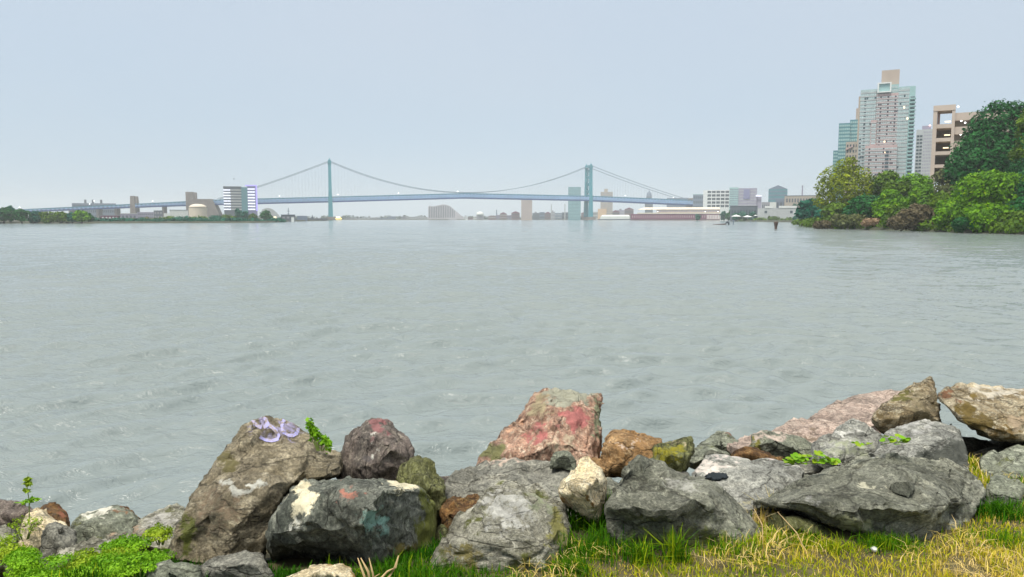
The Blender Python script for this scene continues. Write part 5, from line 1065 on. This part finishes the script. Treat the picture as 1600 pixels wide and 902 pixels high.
    R('l_block', 'blocky grey stone in front of the pale beige boulder', 'grey', 3.95,
      [(58, 890, 0), (62, 835, .06), (70, 818, .12), (88, 814, .15), (112, 820, .14), (125, 835, .1), (120, 885, 0)], [(85, 830, -.03), (84, 860, -.06), (110, 850, -.02)], thick=.35, seed=33, facet=.02, rough=.01)
    R('l_slab', 'pale-topped greenish slab by the water left of the big brown boulder', 'green', 4.8,
      [(105, 880, 0), (110, 820, .1), (122, 800, .2), (150, 791, .3), (178, 788, .35), (202, 793, .3), (222, 806, .2), (215, 850, .0), (160, 880, 0)], [(140, 815, .0), (180, 810, .02), (150, 845, -.06)], thick=.5, seed=34, facet=.03, rough=.012, stains=[(150, 797, 34, 7, (.58, .57, .5), .7), (190, 798, 22, 5, (.2, .12, .07), .6)])
    R('l_long', 'long low grey stone pointing to the water beside the big brown boulder', 'pale', 4.7,
      [(135, 890, 0), (142, 838, .08), (160, 824, .16), (195, 815, .25), (225, 802, .35), (250, 790, .45), (275, 783, .5), (292, 790, .4), (290, 860, .0), (200, 890, 0)], [(180, 835, -.02), (225, 825, .05), (260, 815, .12), (220, 855, -.05)], thick=.5, seed=35, facet=.03, rough=.012, stains=[(190, 828, 44, 9, (.38, .28, .20), .6), (250, 815, 34, 22, (.44, .43, .40), .5)])
    R('l_wet', 'small brown wet stones at the water edge', 'rust', 6.2,
      [(180, 812, 0), (185, 792, .1), (200, 787, .15), (212, 796, .1), (222, 812, 0)], [(200, 798, -.03)], thick=.3, seed=36, facet=.02, rough=.01)
    R('l_rubble', 'lumpy pale rubble stone half buried in bright weeds', 'pale', 3.75,
      [(78, 905, 0), (84, 865, .06), (98, 852, .1), (112, 855, .1), (130, 846, .1), (142, 838, .12), (165, 836, .14), (182, 846, .1), (184, 880, 0)], [(110, 870, -.04), (150, 858, -.04)], thick=.3, seed=37, facet=.035, rough=.018, stains=[(100, 860, 20, 10, (.62, .60, .52), .6), (160, 848, 16, 10, (.5, .5, .42), .5)])
    R('l_left', 'pale stone showing through leaves at the bottom left corner', 'pale', 3.7,
      [(-60, 900, 0), (-50, 820, .1), (-10, 812, .15), (12, 812, .15), (28, 830, .1), (30, 860, .05), (20, 905, 0)], [(-5, 845, -.04)], thick=.4, seed=38, facet=.035, rough=.018)
    R('l_foot', 'smooth grey stone at the foot of the big brown boulder', 'grey', 3.1,
      [(296, 920, 0), (304, 888, .05), (320, 868, .12), (345, 858, .16), (375, 852, .18), (402, 854, .17), (420, 868, .12), (432, 895, .05), (436, 925, 0), (360, 930, 0)], [(345, 885, -.03), (390, 878, -.03)], thick=.4, seed=39, facet=.022, rough=.008)
    R('l_foot2', 'light greenish stone beside the weeds in front of the big brown boulder', 'green', 3.02,
      [(222, 920, 0), (230, 892, .05), (250, 876, .1), (280, 870, .12), (310, 874, .1), (322, 890, .06), (322, 925, 0)], [(270, 892, -.03)], thick=.3, seed=40, facet=.02, rough=.01)
    R('cobble', 'cream rounded cobble at the bottom edge under the dark slate-green boulder', 'cream', 2.98,
      [(432, 925, 0), (440, 900, .05), (462, 884, .1), (495, 874, .14), (525, 874, .14), (550, 884, .1), (562, 902, .05), (566, 925, 0)], [(500, 892, -.03), (530, 900, -.03)], thick=.3, L_=.015, seed=41, facet=.012, rough=.008, soft=3, stains=[(530, 882, 30, 9, (.36, .24, .08), .6), (548, 900, 14, 14, (.3, .2, .07), .5)])
    # filler stones added behind; the dark ones blacken the gaps
    gaps = [(470, 905, 3.9, 120, 70, 'dgrey', 'stone lying in the dark gap under the dark slate-green boulder'), (930, 850, 4.0, 90, 70, 'dgrey', 'shadowed stone behind the grass under the cream limestone'), (1215, 760, 4.5, 70, 50, 'olive', 'stone filling the gap behind the flat pale-edged slab'), (1560, 720, 5.0, 120, 60, 'dgrey', 'stone in the black gap under the cream-topped slab'),
            (895, 815, 3.95, 80, 60, 'dgrey', 'dark stone seen in the slot left under the cream limestone'), (1258, 758, 4.35, 60, 44, 'dgrey', 'dark stone in the notch beneath the leafy vine'), (690, 850, 3.75, 46, 70, 'olive', 'narrow mossy stone in the slot left of the pale banded boulder'),
            (1105, 712, 5.4, 90, 40, 'green', 'low stone between the block with the olive end and the small wet stone'), (925, 735, 4.7, 60, 50, 'orange', 'stone in the gap between tall pink rock and orange-brown stone'),
            (948, 768, 4.3, 70, 50, 'dgrey', 'dark stone in the slot right of the cream limestone'), (1264, 738, 4.8, 60, 40, 'grey', 'grey stone closing the notch behind the round-leaved vine'),
            (1500, 705, 5.5, 150, 60, 'dgrey', 'stone in the black gap below the brown broken underside'), (1590, 700, 5.6, 120, 60, 'dgrey', 'stone in the black gap nearest the right frame edge'),
            (1040, 750, 4.5, 90, 50, 'grey', 'stone behind the dark domed boulder'), (1440, 690, 5.6, 120, 60, 'reddish', 'stone behind the smooth grey slab'), (700, 760, 5.0, 110, 40, 'reddish', 'stone behind the long flat slab'), (200, 850, 5.4, 110, 50, 'dgrey', 'stone between big brown boulder and pale slab by the water'), (20, 850, 4.6, 110, 60, 'green', 'stone behind the leafy weeds at far left'), (1640, 740, 4.9, 120, 70, 'grey', 'stone behind the green-grey boulder at the right edge'),
            (840, 760, 5.2, 130, 50, 'reddish', 'stone under the tall pink rock'), (590, 790, 4.9, 120, 60, 'dgrey', 'stone between reddish-grey and olive boulders'), (1330, 730, 5.2, 120, 60, 'green', 'stone below the angular pale rock')]
    rr = random.Random(77)
    for i, (px, py, Y, w, h, m, lb) in enumerate(gaps):
        o = []
        for k in range(9):
            a = k / 9 * 6.283; o.append((px + math.cos(a) * w * rr.uniform(.42, .55), py - math.sin(a) * h * rr.uniform(.42, .55), .15 * max(0, math.sin(a))))
        R('gap%d' % i, lb, m, Y, o, [(px, py, -.05)], thick=.5, L_=.05, seed=60 + i, facet=.03, rough=.012)
rocks()

# ------------------------------------------------------------------ spray paint strokes following the stone
def on_rock(key, px, py, lift=.003, _c={}):
    if key not in _c:
        o = ROCKS[key]; bm = bmesh.new(); bm.from_mesh(o.data); _c[key] = (BVHTree.FromBMesh(bm), o.location.copy()); bm.free()
    t, loc = _c[key]; d = ray(px, py).normalized(); h = t.ray_cast(cam.location - loc, d)
    return (h[0] + loc + h[1] * lift, h[1]) if h[0] is not None else (None, None)
def paint():
    m = bpy.data.materials.new('worn_lavender_paint'); m.use_nodes = True; n = m.node_tree; b = n.nodes['Principled BSDF']; b.inputs['Roughness'].default_value = .7
    t = n.nodes.new('ShaderNodeTexCoord'); z = n.nodes.new('ShaderNodeTexNoise'); z.inputs['Scale'].default_value = 38; z.inputs['Detail'].default_value = 6; z.inputs['Roughness'].default_value = .7
    r = n.nodes.new('ShaderNodeValToRGB'); r.color_ramp.elements[0].position = .42; r.color_ramp.elements[0].color = (.27, .225, .20, 1); r.color_ramp.elements[1].position = .60; r.color_ramp.elements[1].color = (.33, .33, .66, 1)
    n.links.new(t.outputs['Object'], z.inputs['Vector']); n.links.new(z.outputs['Fac'], r.inputs[0]); n.links.new(r.outputs[0], b.inputs['Base Color'])
    def arc(cx, cy, rx, ry, a0, a1, tilt=0, k=26):
        o = []
        for i in range(k + 1):
            a = math.radians(a0 + (a1 - a0) * i / k); x = math.cos(a) * rx; y = math.sin(a) * ry; c, s = math.cos(tilt), math.sin(tilt); o.append((cx + x * c - y * s, cy + x * s + y * c))
        return o
    strokes = [arc(407, 660, 11, 8, 60, 400, .5), [(417, 663), (424, 668), (431, 674), (436, 681), (434, 687), (424, 690), (412, 687), (405, 683)], arc(453, 668, 12, 14, -200, 170, -.45)]
    for st in strokes:
        P2 = [];  # densify
        for a, c in zip(st, st[1:]):
            for i in range(3): P2.append((a[0] + (c[0] - a[0]) * i / 3, a[1] + (c[1] - a[1]) * i / 3))
        P2.append(st[-1]); vs = []; fs = []; rows = []
        for i, p in enumerate(P2):
            q = P2[min(i + 1, len(P2) - 1)]; o = P2[max(i - 1, 0)]; dx, dy = q[0] - o[0], q[1] - o[1]; l = math.hypot(dx, dy) or 1; nx, ny = -dy / l, dx / l
            w = 2.7 + 1.3 * noise.noise(Vector((i * .4, p[0], 0))); row = []
            for k in (-1, -.33, .33, 1):
                h, nn = on_rock('graffiti', p[0] + nx * w * k, p[1] + ny * w * k, .0045)
                if h is None: row = None; break
                row.append(h)
            if row and rows and rows[-1] is not None and (row[1] - rows[-1][1][1]).length < .16:
                b0 = rows[-1][0]; bi = len(vs); vs += row; fs += [(b0 + j, b0 + j + 1, bi + j + 1, bi + j) for j in range(3)]; rows.append((bi, row))
            elif row: bi = len(vs); vs += row; rows.append((bi, row))
            else: rows.append(None)
        if fs:
            org = ROCKS['graffiti'].location; o = MB().add([v - org for v in vs], fs).build('paint_stroke', m, ROCKS['graffiti'], smooth=True)
paint()

# ------------------------------------------------------------------ grass and weeds
def grassmat():
    m = bpy.data.materials.new('lawn_blades'); m.use_nodes = True; n = m.node_tree; n.nodes.clear(); N = n.nodes.new; K = n.links.new
    o = N('ShaderNodeOutputMaterial'); at = N('ShaderNodeAttribute'); at.attribute_name = 'tone'
    r = N('ShaderNodeValToRGB'); cr = r.color_ramp; cr.elements[0].position = 0; cr.elements[0].color = (.025, .10, .006, 1); cr.elements[1].position = 1; cr.elements[1].color = (.78, .60, .30, 1)
    for p, c in ((.25, (.07, .20, .008)), (.45, (.27, .36, .012)), (.62, (.48, .47, .02)), (.8, (.64, .50, .07))): e = cr.elements.new(p); e.color = c + (1,)
    K(at.outputs['Fac'], r.inputs[0]); d = N('ShaderNodeBsdfDiffuse'); tr = N('ShaderNodeBsdfTranslucent'); mx = N('ShaderNodeMixShader'); mx.inputs[0].default_value = .3
    K(r.outputs[0], d.inputs[0]); K(r.outputs[0], tr.inputs[0]); K(d.outputs[0], mx.inputs[1]); K(tr.outputs[0], mx.inputs[2]); K(mx.outputs[0], o.inputs[0]); return m
GM = grassmat()
def blades(name, label, pts, hs, ws, tones, seed, lean=.45, kind='stuff'):
    """pts (n,3); each blade three bent segments"""
    rs = np.random.RandomState(seed); n = len(pts); a = rs.uniform(0, 6.283, n); l = rs.normal(0, lean, n)[:, None] * hs[:, None]
    dirv = np.stack([np.cos(a), np.sin(a), np.zeros(n)], 1); side = np.stack([-np.sin(a + rs.normal(0, .8, n)), np.cos(a), np.zeros(n)], 1); side /= np.linalg.norm(side, axis=1)[:, None]
    up = np.array([0, 0, 1.]); w = ws[:, None]; h = hs[:, None]
    c0 = pts; c1 = pts + up * h * .5 + dirv * l * .22; c2 = pts + up * h * (1 - .25 * np.abs(l / np.maximum(h, 1e-5))) + dirv * l
    V = np.stack([c0 - side * w, c0 + side * w, c1 + side * w * .8, c1 - side * w * .8, c2 + side * w * .15, c2 - side * w * .15], 1).reshape(-1, 3)
    b = (np.arange(n) * 6)[:, None]; F = np.concatenate([b + np.array([0, 1, 2, 3]), b + np.array([3, 2, 4, 5])], 0)
    o = np_mesh(name, V, F, GM, kind=kind, colattr=np.repeat(tones, 6))
    if label: o['label'] = label
    return o
_tree = None
def ground_hit(x, y, zmax=3.4):
    """height of the topmost surface (soil or stone) at x, y and whether it is stone"""
    best = ground_z(x, y); stone = False
    for bb, t, loc in _rt:
        if bb[0] <= x <= bb[1] and bb[2] <= y <= bb[3]:
            h = t.ray_cast(Vector((x, y, zmax)) - loc, Vector((0, 0, -1)))
            if h[0] is not None and h[0].z + loc.z > best: best = h[0].z + loc.z; stone = True
    return best, stone
_rt = []
for o in ROCKS.values():
    co = np.empty(len(o.data.vertices) * 3, np.float32); o.data.vertices.foreach_get('co', co); co = co.reshape(-1, 3) + np.array(o.location)
    bm = bmesh.new(); bm.from_mesh(o.data); _rt.append(((co[:, 0].min(), co[:, 0].max(), co[:, 1].min(), co[:, 1].max()), BVHTree.FromBMesh(bm), o.location.copy())); bm.free()

def lawn():
    rs = np.random.RandomState(11); pts = []; hs = []; tn = []; ws = []
    N_ = 260000
    X = rs.uniform(-3.4, 4.3, N_); Y = rs.uniform(1.7, 5.6, N_)
    for x, y in zip(X, Y):
        e = bank_edge(x)
        if y > e + .45: continue
        if y < 2.6 and rs.rand() < .55: continue
        if x > 3.6 and rs.rand() < .4: continue
        z, st = ground_hit(x, y)
        if st: continue
        n1 = noise.noise(Vector((x * 1.6, y * 2.4, 1.0))); n2 = noise.noise(Vector((x * 5, y * 6, 7.0)))
        left = x < -.1
        t = np.interp(x, [-3, -.6, .2, .8, 1.4, 2.6], [.22, .26, .40, .52, .61, .65]) + n1 * .26 + n2 * .16 + rs.normal(0, .09)
        near_e = e - y
        if near_e < .30: t -= .22 * (1 - near_e / .3)
        h = rs.uniform(.016, .038) * (1 + .9 * max(0, n1 + .1)) * (1.5 if near_e < .25 else 1)
        if rs.rand() < .05: t += .35; h *= 1.25
        if n2 > .32 and x > .1: h *= .5; t += .15
        pts.append((x, y, z - .008)); hs.append(h); tn.append(min(1, max(0, t))); ws.append(rs.uniform(.0014, .0036))
    blades('grass', 'yellow-green lawn grass in front of the boulders', np.array(pts), np.array(hs), np.array(ws), np.array(tn), 12)
    # straw litter lying flat
    pts = []; tn = []
    for i in range(11000):
        x = rs.uniform(.0, 3.6); y = rs.uniform(2.8, 4.9)
        if y > bank_edge(x) + .2 or noise.noise(Vector((x * 2.2, y * 3, 40))) < -.02: continue
        z, st = ground_hit(x, y)
        if st: continue
        pts.append((x, y, z + rs.uniform(.004, .035))); tn.append(rs.uniform(.78, 1))
    n = len(pts); blades('straw', 'dry straw litter scattered on the lawn', np.array(pts), rs.uniform(.02, .07, n), rs.uniform(.0012, .0026, n), np.array(tn), 13, lean=1.3)
lawn()

def tuft(label, px, py, Y, n, h, tone, spread=.06, seed=1, group='grass tufts between the boulders', w=.003, zoff=0):
    p = P(px, py, Y); z = ground_z(p.x, p.y); z = p.z if p.z - z > .16 else z
    rs = np.random.RandomState(seed); pts = np.stack([p.x + rs.normal(0, spread, n), p.y + rs.normal(0, spread * .6, n), np.full(n, z - .01 + zoff)], 1)
    o = blades('grass_tuft', None, pts, h * rs.uniform(.45, 1.15, n), rs.uniform(.5, 1.1, n) * w, np.clip(rs.normal(tone, .1, n), 0, 1), seed, .6, kind='stuff')
    tag(o, label, 'grass', group)
def leafy(name, label, px, py, Y, w, h, d, n, size, lf, seed, stems=6, cat='plant', group=None, zoff=0.0, lob=None):
    p = P(px, py, Y); e = empty(name, p + Vector((0, 0, zoff)), 0, label, cat, group); r = random.Random(seed)
    lobes = lob or [(r.uniform(-.4, .4) * w, r.uniform(-.4, .4) * d, h * r.uniform(.25, .85), w * .22, d * .28, h * .2) for _ in range(7)]
    rs = np.random.RandomState(seed); V, F = leaf_cloud(lobes, n, size, seed, .8); np_mesh('leaves', V, F, M[lf], e)
    mb = MB()
    for i in range(stems):
        l = lobes[i % len(lobes)]; mb.tube([(l[0] * .3, l[1] * .3, -.03), (l[0] * .7, l[1] * .7, l[2] * .5), (l[0], l[1], l[2])], [.004, .003, .0012], 4)
    mb.build('stems', M['weed_stem'], e); return e
M['weed_stem'] = mat('weed_stem', (.16, .22, .05), .7)
M['weed'] = leafmat('bright_weed_leaves', (.08, .24, .006), (.30, .55, .02), scale=4, trans=.3)
M['weed_lime'] = leafmat('lime_weed_leaves', (.14, .26, .01), (.40, .52, .03), scale=4, trans=.3)
M['weed_deep'] = leafmat('deep_weed_leaves', (.015, .07, .008), (.08, .22, .02), scale=5, trans=.3)
M['straw'] = mat('dry_straw_stem', (.50, .36, .18), .8, .2, 20)
M['black_cloth'] = mat('black_cloth', (.012, .018, .022), .8)
def near_plants():
    W = [('bright green weed patch below the pale slab by the water', 215, 858, 3.7, .34, .07, .25, 1100, 'weed', 1), ('bright green weed patch touching the left side of the big brown boulder', 252, 842, 3.75, .12, .11, .2, 450, 'weed_lime', 2),
         ('bright green weed mass in the bottom left, right half', 190, 892, 3.25, .36, .09, .25, 1700, 'weed', 3), ('bright green weed mass in the bottom left, middle', 105, 900, 3.2, .32, .09, .25, 1500, 'weed', 4), ('dark leafy weed in the bottom left corner', 20, 895, 3.3, .3, .14, .25, 1300, 'weed', 5),
         ('lime leafy weed climbing the pale stone at far left', 22, 868, 3.6, .26, .16, .25, 600, 'weed_lime', 6), ('taller leafy weed over the far left stones', 38, 835, 4.0, .2, .18, .2, 170, 'weed_lime', 7), ('green weed between lumpy rubble and light greenish stone', 215, 895, 3.1, .18, .1, .2, 600, 'weed', 8),
         ('lime weeds below the lumpy pale rubble stone', 140, 888, 3.35, .26, .09, .2, 800, 'weed_lime', 9)]
    for lb, px, py, Y, w, h, d, n, lf, sd in W: leafy('weed', lb, px, py, Y, w, h * .65, d, int(n * 3.4), .0055, lf, sd * 7, group='weeds at the left bottom')
    # sprig on the water side at far left
    p = P(45, 815, 4.3); e = empty('weed', p, 0, 'single thin weed sprig with tiered leaves in front of the water at far left', 'plant', 'weeds at the left bottom')
    MB().tube([(0, 0, -.05), (.01, 0, .12), (.0, 0, .26), (.02, 0, .30)], [.004, .003, .002, .001], 5).build('stem', M['weed_stem'], e)
    for k, (z, dx, s) in enumerate(((.12, -.015, .05), (.135, .03, .05), (.19, .0, .032), (.235, .005, .034), (.262, .01, .02))):
        V, F = leaf_cloud([(dx, 0, z, s, .02, .010)], 26, .014, 300 + k, .9); np_mesh('leaf_cluster', V, F, M['weed_lime' if k > 1 else 'weed'], e)
    # bush on the graffiti rock
    leafy('weed', 'feathery bright green weed growing beside the painted rock top', 500, 702, 4.15, .12, .20, .08, 520, .011, 'weed', 41, lob=[(-.055, 0, .13, .022, .02, .035), (-.035, 0, .09, .03, .02, .03), (-.015, 0, .06, .03, .02, .03), (.02, 0, .03, .03, .02, .03), (.05, 0, .0, .02, .02, .04), (-.05, 0, .04, .01, .01, .02), (.03, 0, .05, .012, .01, .014)], zoff=.02)
    # vines with round leaves
    def vine(label, c, Y, n, w, h, sd, dark=False):
        p = P(c[0], c[1], Y); e = empty('vine', p, 0, label, 'plant', 'round-leaved vines on the right boulders'); r = random.Random(sd)
        MB().tube([(-w * .5, .0, .012), (-w * .1, -.01, .03), (w * .2, .0, .025), (w * .5, .02, .03)], .0025, 4).build('stem', M['weed_stem'], e)
        for i in range(n):
            x = r.uniform(-.5, .5) * w; y = r.uniform(-.03, .03); z = r.uniform(.0, 1) * h * (1 - abs(x) / w); s = r.uniform(.010, .022)
            vs = [(0, 0, 0)]; k = 9; t = Matrix.Rotation(r.uniform(0, 6.28), 3, 'Z') @ Matrix.Rotation(r.uniform(-.9, .1), 3, 'X')
            for j in range(k):
                a = j / k * 6.283; rr = s * (1 - .25 * (1 if j == 0 else 0)); vs.append((math.cos(a) * rr, math.sin(a) * rr, .25 * s * abs(math.sin(a))))
            vs = [t @ Vector(v) + Vector((x, y, z + .02)) for v in vs]
            MB().add(vs, [(0, 1 + j, 1 + (j + 1) % k) for j in range(k)]).build('leaf', M['weed' if r.random() < .7 else 'weed_lime'], e, smooth=True)
    h1, _ = on_rock('bigright', 1268, 728)
    vine('bright round-leaved vine hanging over the left shoulder of the largest boulder', (1268, 731), 4.05, 60, .30, .07, 5)
    vine('small vine with round leaves on the crest of the largest boulder', (1400, 698), 4.22, 28, .18, .045, 6)
    vine('faint green sprigs between the two vines on the boulder crest', (1350, 701), 4.2, 9, .12, .02, 7)
    # tufts
    T = [('tall green blades in the gap below the cream limestone', 925, 860, 3.75, 420, .17, .18, .11, .0035), ('dense deep green grass right under the cream limestone', 940, 890, 3.4, 520, .12, .16, .12, .003), ('long bladed tuft at the foot of the domed dark boulder', 1055, 885, 3.32, 130, .17, .3, .03, .0038), ('long bladed tuft nearer the cream limestone', 1000, 890, 3.3, 110, .13, .32, .03, .0035),
         ('green tuft at the right foot of the domed dark boulder', 1140, 880, 3.4, 200, .09, .3, .08, .003), ('green grass under the cracked front of the largest boulder', 1385, 855, 3.5, 500, .08, .25, .08, .003), ('green grass leaning on the left underside of the largest boulder', 1245, 850, 3.55, 300, .08, .3, .08, .003), ('dark green clump at the right end of the largest boulder', 1560, 812, 3.85, 520, .11, .12, .07, .003),
         ('grass patch right of the largest boulder by the frame edge', 1560, 850, 3.55, 420, .06, .3, .1, .003), ('dry straw tuft in the cleft between the two dark boulders', 1187, 795, 3.75, 60, .12, .9, .03, .0025), ('pale upright blades on the flat pale-edged slab', 1208, 770, 3.92, 26, .15, .82, .035, .002), ('thin green blades at the bottom in front of the pale banded boulder', 790, 905, 3.05, 260, .07, .15, .06, .003),
         ('green grass in the shadow right of the dried plant', 650, 905, 3.12, 420, .10, .14, .12, .003), ('fresh green grass against the pale banded boulder foot, left side', 715, 915, 3.02, 200, .06, .22, .08, .003), ('sparse green blades right of the pale banded boulder', 895, 900, 3.2, 220, .1, .2, .04, .003), ('thin grass beside the mossy understone', 1300, 860, 3.45, 120, .09, .5, .06, .0028), ('dark grass tuft at the right side gap of the lawn', 1590, 790, 4.2, 200, .1, .2, .08, .003)]
    for i, (lb, px, py, Y, n, h, tone, spd, w) in enumerate(T): tuft(lb, px, py, Y, n, h, tone, spd, 500 + i, w=w)
    # dried plant at the bottom
    p = P(585, 925, 3.0); e = empty('dried_plant', p, 0, 'broken tan dried stalks between the cream cobble and the slate-green boulder', 'plant')
    for k, (pts, r0) in enumerate(((((-.02, 0, 0), (-.045, 0, .08), (-.07, .01, .145)), .006), (((-.01, 0, 0), (-.025, 0, .09), (-.055, 0, .15)), .006), (((0, 0, 0), (-.005, 0, .08), (-.02, 0, .15)), .005), (((.0, 0, 0), (.03, 0, .06), (.055, .01, .085), (.085, .0, .105)), .006),
                                   (((.02, 0, 0), (.06, 0, .06), (.09, 0, .11), (.105, 0, .16)), .008), (((-.03, 0, 0), (-.01, .02, .05), (.02, .02, .07)), .004))):
        MB().tube(pts, [r0 * 1.1, r0 * .9] + [r0 * .8] * (len(pts) - 3) + [r0 * .3], 6).build('stalk', M['straw'], e, smooth=True)
    # long straw stems
    for k, (a, b, lb) in enumerate((((1215, 800, 3.5), (1262, 870, 3.38), 'long pale grass stem leaning on the mossy understone'), ((1178, 795, 3.62), (1192, 850, 3.5), 'bent pale straw in the cleft between two dark boulders'))):
        A = P(*a); B_ = P(*b); C_ = (A + B_) / 2 + Vector((.012, -.02, .015)); e = empty('straw_stem', B_, 0, lb, 'grass stem', 'long straw stems')
        MB().tube([B_ - B_, C_ - B_, A - B_], [.003, .0026, .0012], 5).build('stem', M['straw'], e)
    # black cloth scrap on the slab
    vs = []; nx, ny = 12, 8; h0, _ = on_rock('flatmid', 1120, 744)
    for j in range(ny + 1):
        for i in range(nx + 1):
            px = 1103 + 34 * i / nx + (2.2 * math.sin(j * 2.1)) * (1 if i in (0, nx) else .3); py = 752 - 11 * j / ny - (2.5 * math.sin(i * 1.9) if j == ny else 0)
            hs_ = [on_rock(k, px, py, .005)[0] for k in ('flatmid', 'centre')]; hs_ = [a for a in hs_ if a is not None]
            h = min(hs_, key=lambda a: a.y) if hs_ else None
            if h is None: h = h0
            vs.append(h + Vector((0, -.004, .010 + .010 * noise.noise(Vector((i * .7, j * .8, 2))))) if 0 < i < nx and 0 < j < ny else h)
    org = vs[len(vs) // 2].copy(); fs = [(j * (nx + 1) + i, j * (nx + 1) + i + 1, (j + 1) * (nx + 1) + i + 1, (j + 1) * (nx + 1) + i) for j in range(ny) for i in range(nx) if ((i + .5) / nx - .5) ** 2 * 4 + ((j + .5) / ny - .5) ** 2 * 4 < 1 + .55 * noise.noise(Vector((i * .4, j * .45, 4)))]
    o = MB().add([v - org for v in vs], fs).build('cloth_scrap', M['black_cloth'], smooth=True); o.location = org; tag(o, 'crumpled scrap of black cloth lying on the flat grey slab', 'cloth')
    sm = o.modifiers.new('thick', 'SOLIDIFY'); sm.thickness = .004
    # white litter on the lawn
    p = P(1366, 862, 3.42); z, _ = ground_hit(p.x, p.y); bm = bmesh.new(); bmesh.ops.create_icosphere(bm, subdivisions=2, radius=.017)
    for v in bm.verts: v.co = Vector((v.co.x, v.co.y * .7, v.co.z * .8)) * (1 + .35 * noise.noise(v.co * 60))
    me = bpy.data.meshes.new('pebble'); bm.to_mesh(me); bm.free(); me.materials.append(M['white_trim']); o = bpy.data.objects.new('pebble', me); COL.objects.link(o); o.location = (p.x, p.y, z + .025)
    tag(o, 'small white pebble on the lawn before the largest boulder', 'pebble')
near_plants()
